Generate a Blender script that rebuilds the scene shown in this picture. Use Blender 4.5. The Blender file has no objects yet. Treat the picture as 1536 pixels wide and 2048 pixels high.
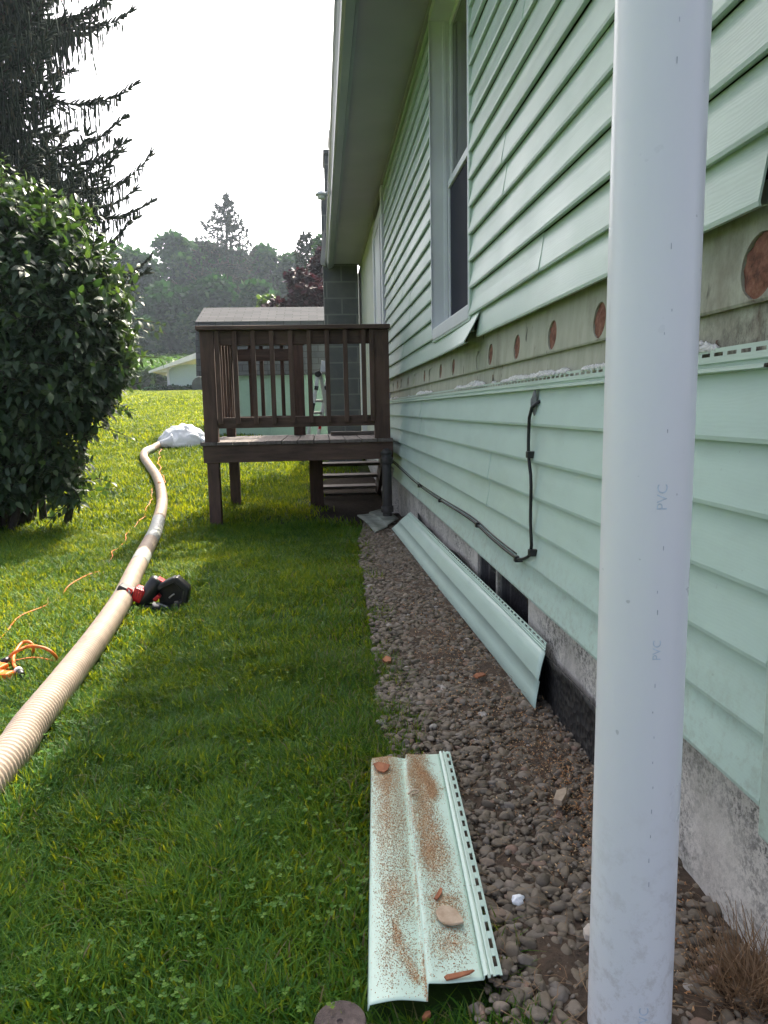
import bpy, math, random
import numpy as np
from mathutils import Vector, Matrix
rng = np.random.default_rng(7); random.seed(7)
scn = bpy.context.scene
col = scn.collection
R = math.radians

# ------------------------------------------------------------------ camera
H = 0.99                                     # lens height above the ground beside the house
F = 1480.0                                   # focal length in photo pixels (1536 x 2048)
y0 = np.array([(640-768)/F, (820-1024)/F, 1.0])
a_ = (980-768)/F; b_ = -(1+a_*y0[0])/y0[1]
Yc = y0/np.linalg.norm(y0); Dc = np.array([a_, b_, 1.0]); Dc /= np.linalg.norm(Dc)
M = np.array([np.cross(Dc, Yc), Yc, -Dc])
cam_d = bpy.data.cameras.new('camera'); cam = bpy.data.objects.new('camera', cam_d); col.objects.link(cam)
cam_d.sensor_fit = 'VERTICAL'; cam_d.sensor_height = 36.0; cam_d.lens = 36.0*F/2048
cam_d.clip_start = 0.05; cam_d.clip_end = 3000
mw = Matrix.Identity(4)
for i in range(3):
    mw[i][0] = M[i][0]; mw[i][1] = -M[i][1]; mw[i][2] = -M[i][2]
mw[2][3] = H
cam.matrix_world = mw
scn.camera = cam

# ------------------------------------------------------------------ light
SUN = Vector((0.285, 0.85, 1.0)).normalized()
elev = math.asin(SUN.z); azim = math.atan2(SUN.x, SUN.y)
world = bpy.data.worlds.new('World'); scn.world = world; world.use_nodes = True
wn = world.node_tree; bg = wn.nodes['Background']
sky = wn.nodes.new('ShaderNodeTexSky'); sky.sky_type = 'NISHITA'; sky.sun_disc = False
sky.sun_elevation = elev; sky.sun_rotation = azim
sky.air_density = 0.55; sky.dust_density = 6.0; sky.ozone_density = 0.3
hs = wn.nodes.new('ShaderNodeHueSaturation'); hs.inputs['Saturation'].default_value = .62      # milky summer sky
wn.links.new(sky.outputs[0], hs.inputs['Color']); wn.links.new(hs.outputs[0], bg.inputs[0]); bg.inputs[1].default_value = 0.15
sd = bpy.data.lights.new('sun', 'SUN'); sd.energy = 2.75; sd.angle = R(0.9); sd.color = (1.0, 0.91, 0.74)
so = bpy.data.objects.new('sun', sd); col.objects.link(so)
so.rotation_euler = (-SUN).to_track_quat('-Z', 'Y').to_euler(); so.location = (0, 0, 40)
scn.view_settings.view_transform = 'Standard'; scn.view_settings.look = 'None'
scn.view_settings.exposure = 1.8; scn.view_settings.gamma = 1.0
scn.render.engine = 'CYCLES'
cy = scn.cycles
cy.use_denoising = True
try:
    cy.denoiser = 'OPENIMAGEDENOISE'; cy.denoising_input_passes = 'RGB_ALBEDO_NORMAL'; cy.denoising_prefilter = 'ACCURATE'
except Exception: pass
cy.max_bounces = 6; cy.diffuse_bounces = 4; cy.glossy_bounces = 3; cy.transmission_bounces = 4; cy.transparent_max_bounces = 8
cy.volume_bounces = 0; cy.use_adaptive_sampling = True; cy.adaptive_threshold = 0.015
cy.caustics_reflective = False; cy.caustics_refractive = False

# ------------------------------------------------------------------ measuring helpers
def ray(u, v): return M @ np.array([(u-768)/F, (v-1024)/F, 1.0])
def onX(u, v, x): r = ray(u, v); p = r*(x/r[0]); return Vector((p[0], p[1], p[2]+H))
def onY(u, v, y): r = ray(u, v); p = r*(y/r[1]); return Vector((p[0], p[1], p[2]+H))
def onZ(u, v, z=0.0): r = ray(u, v); p = r*((z-H)/r[2]); return Vector((p[0], p[1], z))
def sstep(a, b, x):
    t = np.clip((np.asarray(x, float)-a)/(b-a), 0, 1); return t*t*(3-2*t)
PY = [-400, 6, 7.5, 9, 12, 14.5, 20, 30, 45, 60, 66, 80, 98, 130, 200, 500]
PZ = [0, 0, .05, .21, .44, .54, .92, 1.5, 2.15, 2.75, 3.2, 5.2, 8.4, 10, 11.5, 12]
QY = [-400, 9, 11, 14, 17, 20, 30, 45, 60, 66, 80, 98, 130, 200, 500]
QZ = [0, 0, .06, .30, .62, .92, 1.5, 2.15, 2.75, 3.2, 5.2, 8.4, 10, 11.5, 12]
def zt(x, y):
    w = sstep(-0.3, -1.5, x)
    w = 1 - sstep(-1.5, -0.3, x)
    return w*np.interp(y, PY, PZ) + (1-w)*np.interp(y, QY, QZ)
def onT(u, v, dz=0.0):
    r = ray(u, v); t = 0.5
    while t < 300:
        p = r*t
        if p[2]+H < zt(p[0], p[1])+dz: break
        t *= 1.003
    return Vector((p[0], p[1], p[2]+H))
def vnoise(x, y, s=1.0, seed=0):             # smooth value noise on arrays
    x = np.asarray(x, float)*s+seed*17.3; y = np.asarray(y, float)*s+seed*9.1
    xi = np.floor(x); yi = np.floor(y); fx = x-xi; fy = y-yi
    fx = fx*fx*(3-2*fx); fy = fy*fy*(3-2*fy)
    h = lambda a, b: np.modf(np.abs(np.sin(a*127.1+b*311.7+seed*1.7)*43758.5453))[0]
    return (h(xi, yi)*(1-fx)+h(xi+1, yi)*fx)*(1-fy)+(h(xi, yi+1)*(1-fx)+h(xi+1, yi+1)*fx)*fy

# ------------------------------------------------------------------ material helpers
def lin(r, g, b):
    f = lambda c: c/12.92 if c <= 0.04045 else ((c+0.055)/1.055)**2.4
    return (f(r/255), f(g/255), f(b/255), 1.0)
class NT:
    def __init__(s, name):
        s.m = bpy.data.materials.new(name); s.m.use_nodes = True; s.t = s.m.node_tree
        s.b = s.t.nodes['Principled BSDF']; s.out = s.t.nodes['Material Output']
        s.geo = None
    def n(s, kind, **kw):
        x = s.t.nodes.new(kind)
        for k, v in kw.items():
            if k.startswith('i_'):
                x.inputs[k[2:].replace('_', ' ')].default_value = v
            else: setattr(x, k, v)
        return x
    def l(s, a, b): s.t.links.new(a, b)
    def pos(s):
        if s.geo is None: s.geo = s.n('ShaderNodeNewGeometry')
        return s.geo.outputs['Position']
    def mapping(s, scale=(1,1,1), rot=(0,0,0), src=None):
        mp = s.n('ShaderNodeMapping'); mp.inputs['Scale'].default_value = scale; mp.inputs['Rotation'].default_value = rot
        s.l(src or s.pos(), mp.inputs['Vector']); return mp.outputs[0]
    def noise(s, scale, detail=4, vec=None, rough=.55, dist=0):
        x = s.n('ShaderNodeTexNoise'); x.inputs['Scale'].default_value = scale; x.inputs['Detail'].default_value = detail
        x.inputs['Roughness'].default_value = rough; x.inputs['Distortion'].default_value = dist
        s.l(vec or s.pos(), x.inputs['Vector']); return x.outputs['Fac']
    def ramp(s, fac, stops):
        r = s.n('ShaderNodeValToRGB'); e = r.color_ramp.elements
        while len(e) < len(stops): e.new(0.5)
        for i, (p, c) in enumerate(stops):
            e[i].position = p; e[i].color = c if len(c) == 4 else (*c, 1)
        s.l(fac, r.inputs[0]); return r.outputs[0]
    def mixc(s, fac, a, b, blend='MIX'):
        x = s.n('ShaderNodeMix', data_type='RGBA', blend_type=blend)
        for k, val in ((0, fac), (6, a), (7, b)):
            if hasattr(val, 'is_output'): s.l(val, x.inputs[k])
            else: x.inputs[k].default_value = val
        return x.outputs[2]
    def math(s, op, a, b=0.0, clamp=False):
        x = s.n('ShaderNodeMath', operation=op, use_clamp=clamp)
        for k, val in ((0, a), (1, b)):
            if hasattr(val, 'is_output'): s.l(val, x.inputs[k])
            else: x.inputs[k].default_value = val
        return x.outputs[0]
    def bump(s, h, strength=.3, dist=.01):
        x = s.n('ShaderNodeBump'); x.inputs['Strength'].default_value = strength; x.inputs['Distance'].default_value = dist
        s.l(h, x.inputs['Height']); s.l(x.outputs[0], s.b.inputs['Normal']); return x.outputs[0]
    def color(s, c):
        if hasattr(c, 'is_output'): s.l(c, s.b.inputs['Base Color'])
        else: s.b.inputs['Base Color'].default_value = c
    def rough(s, r):
        if hasattr(r, 'is_output'): s.l(r, s.b.inputs['Roughness'])
        else: s.b.inputs['Roughness'].default_value = r
    def translucent(s, c, fac):
        tr = s.n('ShaderNodeBsdfTranslucent'); mx = s.n('ShaderNodeMixShader'); mx.inputs[0].default_value = fac
        if hasattr(c, 'is_output'): s.l(c, tr.inputs[0])
        else: tr.inputs[0].default_value = c
        s.l(s.b.outputs[0], mx.inputs[1]); s.l(tr.outputs[0], mx.inputs[2]); s.l(mx.outputs[0], s.out.inputs[0])

def simple(name, c, rough=.6, var=.12, scale=6, bump=0, metal=0, bscale=None):
    t = NT(name)
    n1 = t.noise(scale, 5)
    d = tuple(max(0, x*(1-var*1.6)) for x in c[:3])+(1,); u = tuple(min(1, x*(1+var)) for x in c[:3])+(1,)
    t.color(t.ramp(n1, [(.3, d), (.7, u)])); t.rough(rough); t.b.inputs['Metallic'].default_value = metal
    if bump: t.bump(t.noise(bscale or scale*6, 6), bump, .004)
    return t.m

def siding_mat(name, c, grain=.25, dirt=.25, dirtc=(.16,.18,.13,1), splash=.5):
    t = NT(name)
    big = t.noise(1.3, 4); fine = t.noise(14, 5, t.mapping((1, .35, 1)))
    cc = t.mixc(t.ramp(fine, [(.45, (0,0,0,1)), (.8, (1,1,1,1))]), c, tuple(x*.9 for x in c[:3])+(1,))
    dm = t.math('MULTIPLY', t.ramp(t.noise(3.1, 8, t.mapping((1, .6, 2.2)), .7), [(.5, (0,0,0,1)), (.85, (1,1,1,1))]), dirt)
    cc = t.mixc(dm, cc, dirtc)
    zz = t.n('ShaderNodeSeparateXYZ'); t.l(t.pos(), zz.inputs[0]); mr = t.n('ShaderNodeMapRange'); mr.inputs['From Min'].default_value = .62; mr.inputs['From Max'].default_value = .30; t.l(zz.outputs[2], mr.inputs[0])
    mud = t.ramp(t.noise(34, 7, None, .75), [(.48, (0,0,0,1)), (.66, (1,1,1,1))]); cc = t.mixc(t.math('MULTIPLY', t.math('MULTIPLY', mud, mr.outputs[0]), splash), cc, (.24,.23,.17,1))
    sp = t.math('MULTIPLY', t.ramp(t.noise(46, 2), [(.74, (0,0,0,1)), (.78, (1,1,1,1))]), .25)
    cc = t.mixc(sp, cc, (.12,.12,.09,1))
    t.color(cc); t.rough(t.ramp(big, [(.3, (.28,)*3), (.7, (.46,)*3)]))
    w = t.n('ShaderNodeTexWave', wave_type='BANDS', bands_direction='Z')
    w.inputs['Scale'].default_value = 46; w.inputs['Distortion'].default_value = 16; w.inputs['Detail'].default_value = 3; w.inputs['Detail Scale'].default_value = .5
    t.l(t.mapping((1, .22, 1)), w.inputs['Vector'])
    t.bump(w.outputs['Fac'], grain, .0012)
    return t.m

def wood_mat(name, c, c2, axis='Y', rough=.75, scale=1.0, bump=.5):
    t = NT(name)
    sc = {'X': (.12, 1, 1), 'Y': (1, .12, 1), 'Z': (1, 1, .12)}[axis]
    n1 = t.noise(28*scale, 6, t.mapping(sc), .65, .4); n2 = t.noise(2.2, 4)
    cc = t.ramp(n1, [(.3, c), (.7, c2)])
    cc = t.mixc(t.ramp(n2, [(.45, (0,0,0,1)), (.75, (.45,.45,.45,1))]), cc, tuple(x*1.5+.01 for x in c2[:3])+(1,))
    t.color(cc); t.rough(rough); t.bump(n1, bump, .004)
    return t.m

def leaf_mat(name, stops, rough=.4, trans=.3, tcol=None, attr='rnd', spec=.5):
    t = NT(name)
    at = t.n('ShaderNodeAttribute', attribute_name=attr)
    c = t.ramp(at.outputs['Fac'], stops); t.color(c); t.rough(rough)
    t.b.inputs['Specular IOR Level'].default_value = spec
    if trans:
        tc = t.ramp(at.outputs['Fac'], tcol) if isinstance(tcol, list) else t.mixc(1.0, c, tcol or (1.6, 1.9, .5, 1), 'MULTIPLY')
        t.translucent(tc, trans)
    return t.m

MT = {}
MT['siding'] = siding_mat('mint_vinyl', (.50, .62, .535, 1), .09)
MT['siding_clean'] = siding_mat('mint_vinyl_panel', (.50, .645, .58, 1), .04, .22)
MT['loose'] = siding_mat('mint_vinyl_loose', (.50, .65, .565, 1), .05, .15, splash=.0)
MT['old'] = None
MT['white'] = simple('white_trim_paint', (.72, .74, .76, 1), .42, .06, 3, .05)
MT['pvc'] = None
MT['soffit'] = simple('soffit_aluminium', (.40, .375, .42, 1), .55, .08, 1.5, .04)
MT['gutter'] = simple('gutter_aluminium', (.30, .32, .325, 1), .35, .08, 2, .04)
MT['fascia'] = simple('fascia_aluminium', (.36, .39, .39, 1), .45, .06, 2)
MT['black'] = simple('black_plastic', (.012, .012, .013, 1), .42, .3, 12, .1)
MT['blackcable'] = simple('black_cable_jacket', (.008, .009, .009, 1), .5, .3, 30)
MT['red'] = simple('red_plastic', (.55, .012, .02, 1), .38, .15, 20)
MT['steel'] = simple('dull_steel', (.45, .45, .46, 1), .35, .2, 14, .05, .9)
MT['alu'] = simple('ladder_aluminium', (.62, .63, .64, 1), .4, .1, 10, .05, .35)
MT['orange'] = simple('orange_cord_jacket', (.75, .20, .035, 1), .45, .12, 30)
MT['orange_dark'] = simple('orange_rubber', (.80, .17, .01, 1), .5, .1, 20)
MT['tape'] = simple('duct_tape', (.36, .38, .36, 1), .5, .12, 25, .25)
MT['hose'] = simple('tan_hose_vinyl', (.47, .37, .29, 1), .6, .12, 9, .08)
MT['wood_dark'] = wood_mat('stained_wood_upright', (.042, .023, .016, 1), (.115, .064, .045, 1), 'Z')
MT['wood_dark_x'] = wood_mat('stained_wood_crosswise', (.042, .024, .017, 1), (.115, .066, .047, 1), 'X')
MT['wood_dark_y'] = wood_mat('stained_wood_lengthwise', (.038, .023, .018, 1), (.10, .062, .047, 1), 'Y')
MT['deck_board'] = wood_mat('weathered_deck_boards', (.075, .06, .052, 1), (.19, .155, .14, 1), 'Y')
MT['tread'] = wood_mat('weathered_treads', (.09, .075, .062, 1), (.20, .17, .145, 1), 'X')
MT['screen'] = simple('window_screen', (.012, .015, .028, 1), .85, .2, 200)
MT['dark'] = simple('dark_interior', (.015, .016, .018, 1), .6, .3, 3)
MT['bark'] = simple('dark_bark', (.045, .035, .028, 1), .9, .4, 12, .8)
MT['fluff'] = simple('loose_white_insulation', (.78, .77, .74, 1), .95, .12, 60, 1.0)
MT['foam'] = simple('white_foam', (.85, .87, .90, 1), .9, .05, 60, .6)
MT['block_wall'] = None

def build_special():
    # pvc pipe
    t = NT('white_pvc'); n1 = t.noise(2.5, 5, t.mapping((1,1,.3)))
    c = t.ramp(n1, [(.3, (.70,.715,.74,1)), (.7, (.77,.78,.80,1))])
    d = t.ramp(t.noise(70, 1), [(.78, (0,0,0,1)), (.80, (.5,.5,.5,1))])
    c = t.mixc(d, c, (.35,.36,.38,1))
    s = t.ramp(t.noise(9, 6, t.mapping((1,1,.18)), .7), [(.62, (0,0,0,1)), (.8, (.18,.18,.18,1))])
    c = t.mixc(s, c, (.5,.52,.5,1))
    zz = t.n('ShaderNodeSeparateXYZ'); t.l(t.pos(), zz.inputs[0]); mr = t.n('ShaderNodeMapRange'); mr.inputs['From Min'].default_value = .45; mr.inputs['From Max'].default_value = 0; t.l(zz.outputs[2], mr.inputs[0])
    sp = t.ramp(t.noise(38, 7, None, .75), [(.50, (0,0,0,1)), (.62, (1,1,1,1))]); c = t.mixc(t.math('MULTIPLY', t.math('MULTIPLY', sp, mr.outputs[0]), .45), c, (.34,.30,.25,1))     # mud splash
    sc_ = t.ramp(t.noise(55, 3, t.mapping((1,1,.06))), [(.70, (0,0,0,1)), (.74, (.35,.35,.35,1))]); c = t.mixc(sc_, c, (.52,.53,.55,1))
    t.color(c); t.rough(t.ramp(t.noise(5, 5), [(.3, (.26,)*3), (.7, (.42,)*3)])); t.bump(t.noise(60, 2), .03, .002); MT['pvc'] = t.m
    # exposed old siding
    t = NT('weathered_clapboard')
    g = t.noise(36, 6, t.mapping((1,.5,.14)), .65)
    c = t.ramp(g, [(.3, (.30,.31,.235,1)), (.7, (.42,.43,.34,1))])
    st = t.ramp(t.noise(5, 7, t.mapping((1,1,.55)), .7), [(.54, (0,0,0,1)), (.76, (.75,.75,.75,1))])
    c = t.mixc(st, c, (.15,.13,.09,1))
    sp = t.ramp(t.noise(30, 3, t.mapping((1,1,.35))), [(.66, (0,0,0,1)), (.72, (.8,.8,.8,1))])
    c = t.mixc(sp, c, (.03,.028,.022,1)); sx = t.n('ShaderNodeSeparateXYZ'); t.l(t.pos(), sx.inputs[0])
    ny = t.math('ADD', sx.outputs[1], t.math('MULTIPLY', t.math('SUBTRACT', t.noise(22, 5), .5), .10))
    run = t.math('SUBTRACT', 1.0, t.math('MULTIPLY', t.math('ABSOLUTE', t.math('SUBTRACT', ny, 1.185)), 26.0), True)
    low = t.math('MULTIPLY', t.math('SUBTRACT', 1.225, sx.outputs[2]), 30.0, True)
    bl = t.ramp(t.noise(44, 7, t.mapping((1,1,.5)), .75), [(.40, (0,0,0,1)), (.60, (1,1,1,1))])
    c = t.mixc(t.math('MULTIPLY', t.math('MULTIPLY', run, low), t.math('ADD', t.math('MULTIPLY', bl, .6), .35)), c, (.085,.042,.028,1))
    gr = t.n('ShaderNodeMapRange'); gr.inputs['From Min'].default_value = 1.75; gr.inputs['From Max'].default_value = 1.15; t.l(sx.outputs[1], gr.inputs[0])
    g2 = t.ramp(t.noise(26, 8, t.mapping((1,1,.6)), .78), [(.44, (0,0,0,1)), (.60, (1,1,1,1))])
    lo2 = t.math('ADD', t.math('MULTIPLY', t.math('SUBTRACT', 1.17, sx.outputs[2]), 9.0, True), .25)
    c = t.mixc(t.math('MULTIPLY', t.math('MULTIPLY', g2, gr.outputs[0]), lo2), c, (.055,.048,.034,1))
    t.color(c); t.rough(.85); t.bump(g, .5, .003); MT['old'] = t.m
    # foundation
    t = NT('parged_concrete')
    c = t.ramp(t.noise(5, 7, None, .65), [(.35, (.52,.485,.44,1)), (.65, (.72,.68,.62,1))])
    sp = t.ramp(t.noise(75, 6, None, .8), [(.46, (0,0,0,1)), (.56, (1,1,1,1))])
    big = t.ramp(t.noise(4.2, 5), [(.38, (.10,.10,.10,1)), (.60, (.95,.95,.95,1))])
    c = t.mixc(t.math('MULTIPLY', t.math('MULTIPLY', sp, big), .92), c, (.075,.072,.068,1))
    mo = t.ramp(t.noise(4.5, 6, None, .7), [(.52, (0,0,0,1)), (.7, (.55,.55,.55,1))])
    c = t.mixc(mo, c, (.11,.12,.07,1))
    t.color(c); t.rough(.92); t.bump(t.noise(90, 6, None, .7), .7, .004); MT['concrete'] = t.m
    # chimney block
    t = NT('painted_block')
    mp = t.n('ShaderNodeSeparateXYZ'); t.l(t.pos(), mp.inputs[0])
    cb = t.n('ShaderNodeCombineXYZ'); t.l(t.math('ADD', mp.outputs[0], mp.outputs[1]), cb.inputs[0]); t.l(mp.outputs[2], cb.inputs[1])
    br = t.n('ShaderNodeTexBrick'); t.l(cb.outputs[0], br.inputs['Vector'])
    for k, v in (('Color1', (.10,.105,.105,1)), ('Color2', (.125,.125,.12,1)), ('Mortar', (.20,.20,.185,1)), ('Scale', 1.0), ('Mortar Size', .012), ('Brick Width', .46), ('Row Height', .245)):
        br.inputs[k].default_value = v
    c = t.mixc(t.ramp(t.noise(4, 6), [(.4, (0,0,0,1)), (.75, (.6,.6,.6,1))]), br.outputs['Color'], (.20,.19,.17,1))
    t.color(c); t.rough(.9); t.bump(t.noise(40, 5), .5, .006); MT['block'] = t.m
    # roof shingles
    t = NT('asphalt_shingle')
    mp = t.n('ShaderNodeSeparateXYZ'); t.l(t.pos(), mp.inputs[0])
    cb = t.n('ShaderNodeCombineXYZ'); t.l(mp.outputs[0], cb.inputs[0]); t.l(t.math('ADD', mp.outputs[2], t.math('MULTIPLY', mp.outputs[1], .85)), cb.inputs[1])
    br = t.n('ShaderNodeTexBrick'); t.l(cb.outputs[0], br.inputs['Vector'])
    for k, v in (('Color1', (.075,.078,.083,1)), ('Color2', (.11,.112,.118,1)), ('Mortar', (.05,.05,.05,1)), ('Scale', 1.0), ('Mortar Size', .009), ('Brick Width', .32), ('Row Height', .14)):
        br.inputs[k].default_value = v
    c = t.mixc(t.ramp(t.noise(160, 2), [(.4, (0,0,0,1)), (.7, (.5,.5,.5,1))]), br.outputs['Color'], (.14,.14,.14,1))
    t.color(c); t.rough(1.0); t.b.inputs['Specular IOR Level'].default_value = .05; t.bump(br.outputs['Fac'], -.5, .01); MT['shingle'] = t.m
    # drainage membrane
    t = NT('dimpled_membrane')
    vo = t.n('ShaderNodeTexVoronoi'); vo.inputs['Scale'].default_value = 42; t.l(t.pos(), vo.inputs['Vector'])
    t.color(t.ramp(t.noise(40, 4), [(.45, (.010,.010,.011,1)), (.8, (.035,.032,.028,1))])); t.rough(.55)
    t.bump(vo.outputs['Distance'], .9, .008); MT['membrane'] = t.m
    # ground
    t = NT('lawn_soil')
    at = t.n('ShaderNodeAttribute', attribute_name='dirt')
    c = t.ramp(t.noise(9, 6, None, .7), [(.3, (.03,.05,.014,1)), (.55, (.055,.10,.02,1)), (.8, (.09,.13,.035,1))])
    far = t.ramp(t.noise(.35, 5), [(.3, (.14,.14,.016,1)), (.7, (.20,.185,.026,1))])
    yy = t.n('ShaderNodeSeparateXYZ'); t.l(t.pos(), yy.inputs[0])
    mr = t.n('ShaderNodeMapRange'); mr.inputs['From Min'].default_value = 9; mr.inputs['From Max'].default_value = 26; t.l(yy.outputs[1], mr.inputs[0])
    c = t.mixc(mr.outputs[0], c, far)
    so_ = t.ramp(t.noise(24, 8, None, .75), [(.3, (.020,.014,.010,1)), (.6, (.055,.040,.028,1)), (.8, (.10,.08,.06,1))])
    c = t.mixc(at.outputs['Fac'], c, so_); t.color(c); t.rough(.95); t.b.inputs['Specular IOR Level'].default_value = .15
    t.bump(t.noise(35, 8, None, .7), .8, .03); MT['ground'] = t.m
    # gravel bed soil
    t = NT('gravel_bed_soil')
    t.color(t.ramp(t.noise(16, 8, None, .75), [(.3, (.032,.022,.014,1)), (.6, (.10,.066,.042,1)), (.8, (.20,.12,.07,1))])); t.rough(.95)
    t.bump(t.noise(70, 8, None, .7), .9, .012); MT['bed'] = t.m
    # stone by attribute
    t = NT('river_stone'); at = t.n('ShaderNodeAttribute', attribute_name='rnd')
    c = t.ramp(at.outputs['Fac'], [(0, (.095,.076,.055,1)), (.25, (.17,.135,.093,1)), (.5, (.24,.19,.132,1)), (.7, (.19,.165,.14,1)), (.85, (.31,.25,.19,1)), (.95, (.30,.17,.12,1)), (1, (.50,.46,.42,1))])
    c = t.mixc(t.math('MULTIPLY', t.noise(110, 5), .75), c, (.075,.060,.045,1)); t.color(c); t.rough(.72); t.bump(t.noise(160, 4), .4, .002); MT['stone'] = t.m
    # sawdust covered panel
    t = NT('dusty_mint_vinyl')
    vc = t.n('ShaderNodeAttribute', attribute_name='dust')
    base = t.mixc(t.ramp(t.noise(30, 5), [(.4, (0,0,0,1)), (.8, (.25,.25,.25,1))]), (.56,.72,.61,1), (.46,.55,.42,1))
    n1 = t.noise(330, 3, None, .7)
    thr = t.math('SUBTRACT', t.math('ADD', n1, t.math('MULTIPLY', vc.outputs['Fac'], .42)), .70)
    mk = t.math('MULTIPLY', thr, 9.0, True)
    dcol = t.ramp(t.noise(260, 3), [(.3, (.42,.18,.07,1)), (.5, (.60,.36,.17,1)), (.7, (.70,.56,.38,1))])
    t.color(t.mixc(mk, base, dcol)); t.rough(.5); t.bump(n1, .15, .001); MT['dusty'] = t.m
    t = NT('sawdust_grain'); at = t.n('ShaderNodeAttribute', attribute_name='rnd')
    t.color(t.ramp(at.outputs['Fac'], [(0, (.22,.10,.05,1)), (.2, (.52,.25,.10,1)), (.6, (.64,.42,.22,1)), (1, (.74,.62,.43,1))])); t.rough(.9); MT['grain'] = t.m
    # hole plug faces
    t = NT('drilled_hole_foam')
    t.color(t.ramp(t.noise(28, 8, None, .72), [(.34, (.07,.028,.018,1)), (.52, (.20,.085,.052,1)), (.75, (.31,.17,.11,1))])); t.rough(.95); t.bump(t.noise(90, 4), .6, .004); MT['hole'] = t.m
    t = NT('drip_stain'); t.color(t.ramp(t.noise(60, 5), [(.3, (.05,.028,.018,1)), (.7, (.17,.10,.065,1))])); t.rough(.9); MT['drip'] = t.m
    t = NT('wood_chip'); n_ = t.noise(60, 5, t.mapping((1,.3,1)))
    t.color(t.ramp(n_, [(.3, (.22,.07,.03,1)), (.7, (.42,.17,.08,1))])); t.rough(.85); t.bump(n_, .5, .003); MT['chip'] = t.m
    t = NT('pale_plug_wood'); n_ = t.noise(60, 5)
    t.color(t.ramp(n_, [(.3, (.38,.27,.18,1)), (.7, (.55,.43,.31,1))])); t.rough(.85); t.bump(n_, .4, .002); MT['plug'] = t.m
    t = NT('white_bag_plastic')
    t.color((.66, .70, .76, 1)); t.rough(.32); t.bump(t.noise(9, 6, t.mapping((1, 1, .5)), .6, 1.2), .55, .03); t.translucent((.8,.82,.85,1), .25); MT['bag'] = t.m
    t = NT('window_glass'); t.color((.045,.042,.045,1)); t.rough(.06); t.b.inputs['Specular IOR Level'].default_value = .9; MT['glass'] = t.m
build_special()
MT['grass'] = leaf_mat('grass_blade', [(0, (.26,.20,.10,1)), (.07, (.19,.18,.06,1)), (.14, (.027,.105,.014,1)), (.6, (.058,.192,.018,1)), (1, (.135,.280,.028,1))], .5, .5, [(0, (.30,.25,.11,1)), (.10, (.24,.24,.06,1)), (.14, (.115,.165,.006,1)), (.6, (.265,.305,.008,1)), (1, (.50,.46,.012,1))], spec=.25)
MT['shrubleaf'] = leaf_mat('shrub_leaf', [(0, (.024,.052,.028,1)), (.6, (.050,.090,.042,1)), (1, (.098,.140,.062,1))], .46, .28, (1.5,1.7,.5,1), spec=.5)
MT['needle'] = leaf_mat('spruce_needle', [(0, (.018,.030,.022,1)), (.7, (.034,.052,.034,1)), (1, (.070,.066,.042,1))], .8, .16, spec=.12)
MT['farleaf'] = leaf_mat('broadleaf_foliage', [(0, (.010,.036,.018,1)), (.6, (.019,.064,.026,1)), (1, (.042,.100,.030,1))], .8, .25, spec=.05)
MT['palefar'] = leaf_mat('pale_foliage', [(0, (.04,.07,.025,1)), (1, (.09,.14,.05,1))], .55, .3)
MT['purple'] = leaf_mat('purple_foliage', [(0, (.024,.014,.017,1)), (.6, (.052,.022,.028,1)), (1, (.095,.034,.044,1))], .5, .16, (1.6,.7,.8,1), spec=.25)
MT['corn'] = leaf_mat('corn_leaf', [(0, (.05,.11,.025,1)), (1, (.11,.19,.05,1))], .4, .3)
MT['straw'] = leaf_mat('dry_straw', [(0, (.15,.085,.045,1)), (1, (.34,.22,.12,1))], .8, .15, (1.2,1.1,.8,1))

# ------------------------------------------------------------------ object helpers
def tagit(o, label=None, cat=None, group=None, kind=None):
    if label: o['label'] = label
    if cat: o['category'] = cat
    if group: o['group'] = group
    if kind: o['kind'] = kind
    return o
def thing(name, label, cat, loc=(0,0,0), group=None):
    o = bpy.data.objects.new(name, None); col.objects.link(o); o.location = loc; o.empty_display_size = .1
    return tagit(o, label, cat, group)
def link(name, me, mat, parent=None, smooth=False):
    o = bpy.data.objects.new(name, me); col.objects.link(o)
    for m in (mat if isinstance(mat, (list, tuple)) else [mat]): me.materials.append(m)
    if smooth: me.polygons.foreach_set('use_smooth', [True]*len(me.polygons))
    if parent is not None:
        o.parent = parent
        if parent.type == 'EMPTY': o.matrix_parent_inverse = Matrix.Translation(-parent.location)
    return o
def np_mesh(name, V, quads=None, tris=None, attr=None, aname='rnd'):
    V = np.asarray(V, np.float32); me = bpy.data.meshes.new(name)
    q = np.zeros((0,4), np.int32) if quads is None else np.asarray(quads, np.int32)
    t = np.zeros((0,3), np.int32) if tris is None else np.asarray(tris, np.int32)
    me.vertices.add(len(V)); me.vertices.foreach_set('co', V.ravel())
    me.loops.add(q.size+t.size); me.loops.foreach_set('vertex_index', np.concatenate([q.ravel(), t.ravel()]).astype(np.int32))
    me.polygons.add(len(q)+len(t))
    ls = np.concatenate([np.arange(len(q))*4, q.size+np.arange(len(t))*3]).astype(np.int32)
    me.polygons.foreach_set('loop_start', ls)
    me.update(calc_edges=True); me.validate()
    if attr is not None:
        a = me.attributes.new(aname, 'FLOAT', 'POINT'); a.data.foreach_set('value', np.asarray(attr, np.float32))
    return me
def scatter(tv, tq, tt, mats, pos):
    """template verts (k,3) placed with (n,3,3) matrices at (n,3)"""
    n = len(pos); k = len(tv)
    V = np.einsum('nij,kj->nki', mats, tv)+pos[:, None, :]
    off = (np.arange(n)*k)[:, None, None]
    Q = (np.asarray(tq)[None]+off).reshape(-1, 4) if tq is not None and len(tq) else None
    T = (np.asarray(tt)[None]+off).reshape(-1, 3) if tt is not None and len(tt) else None
    return V.reshape(-1, 3), Q, T
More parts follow.
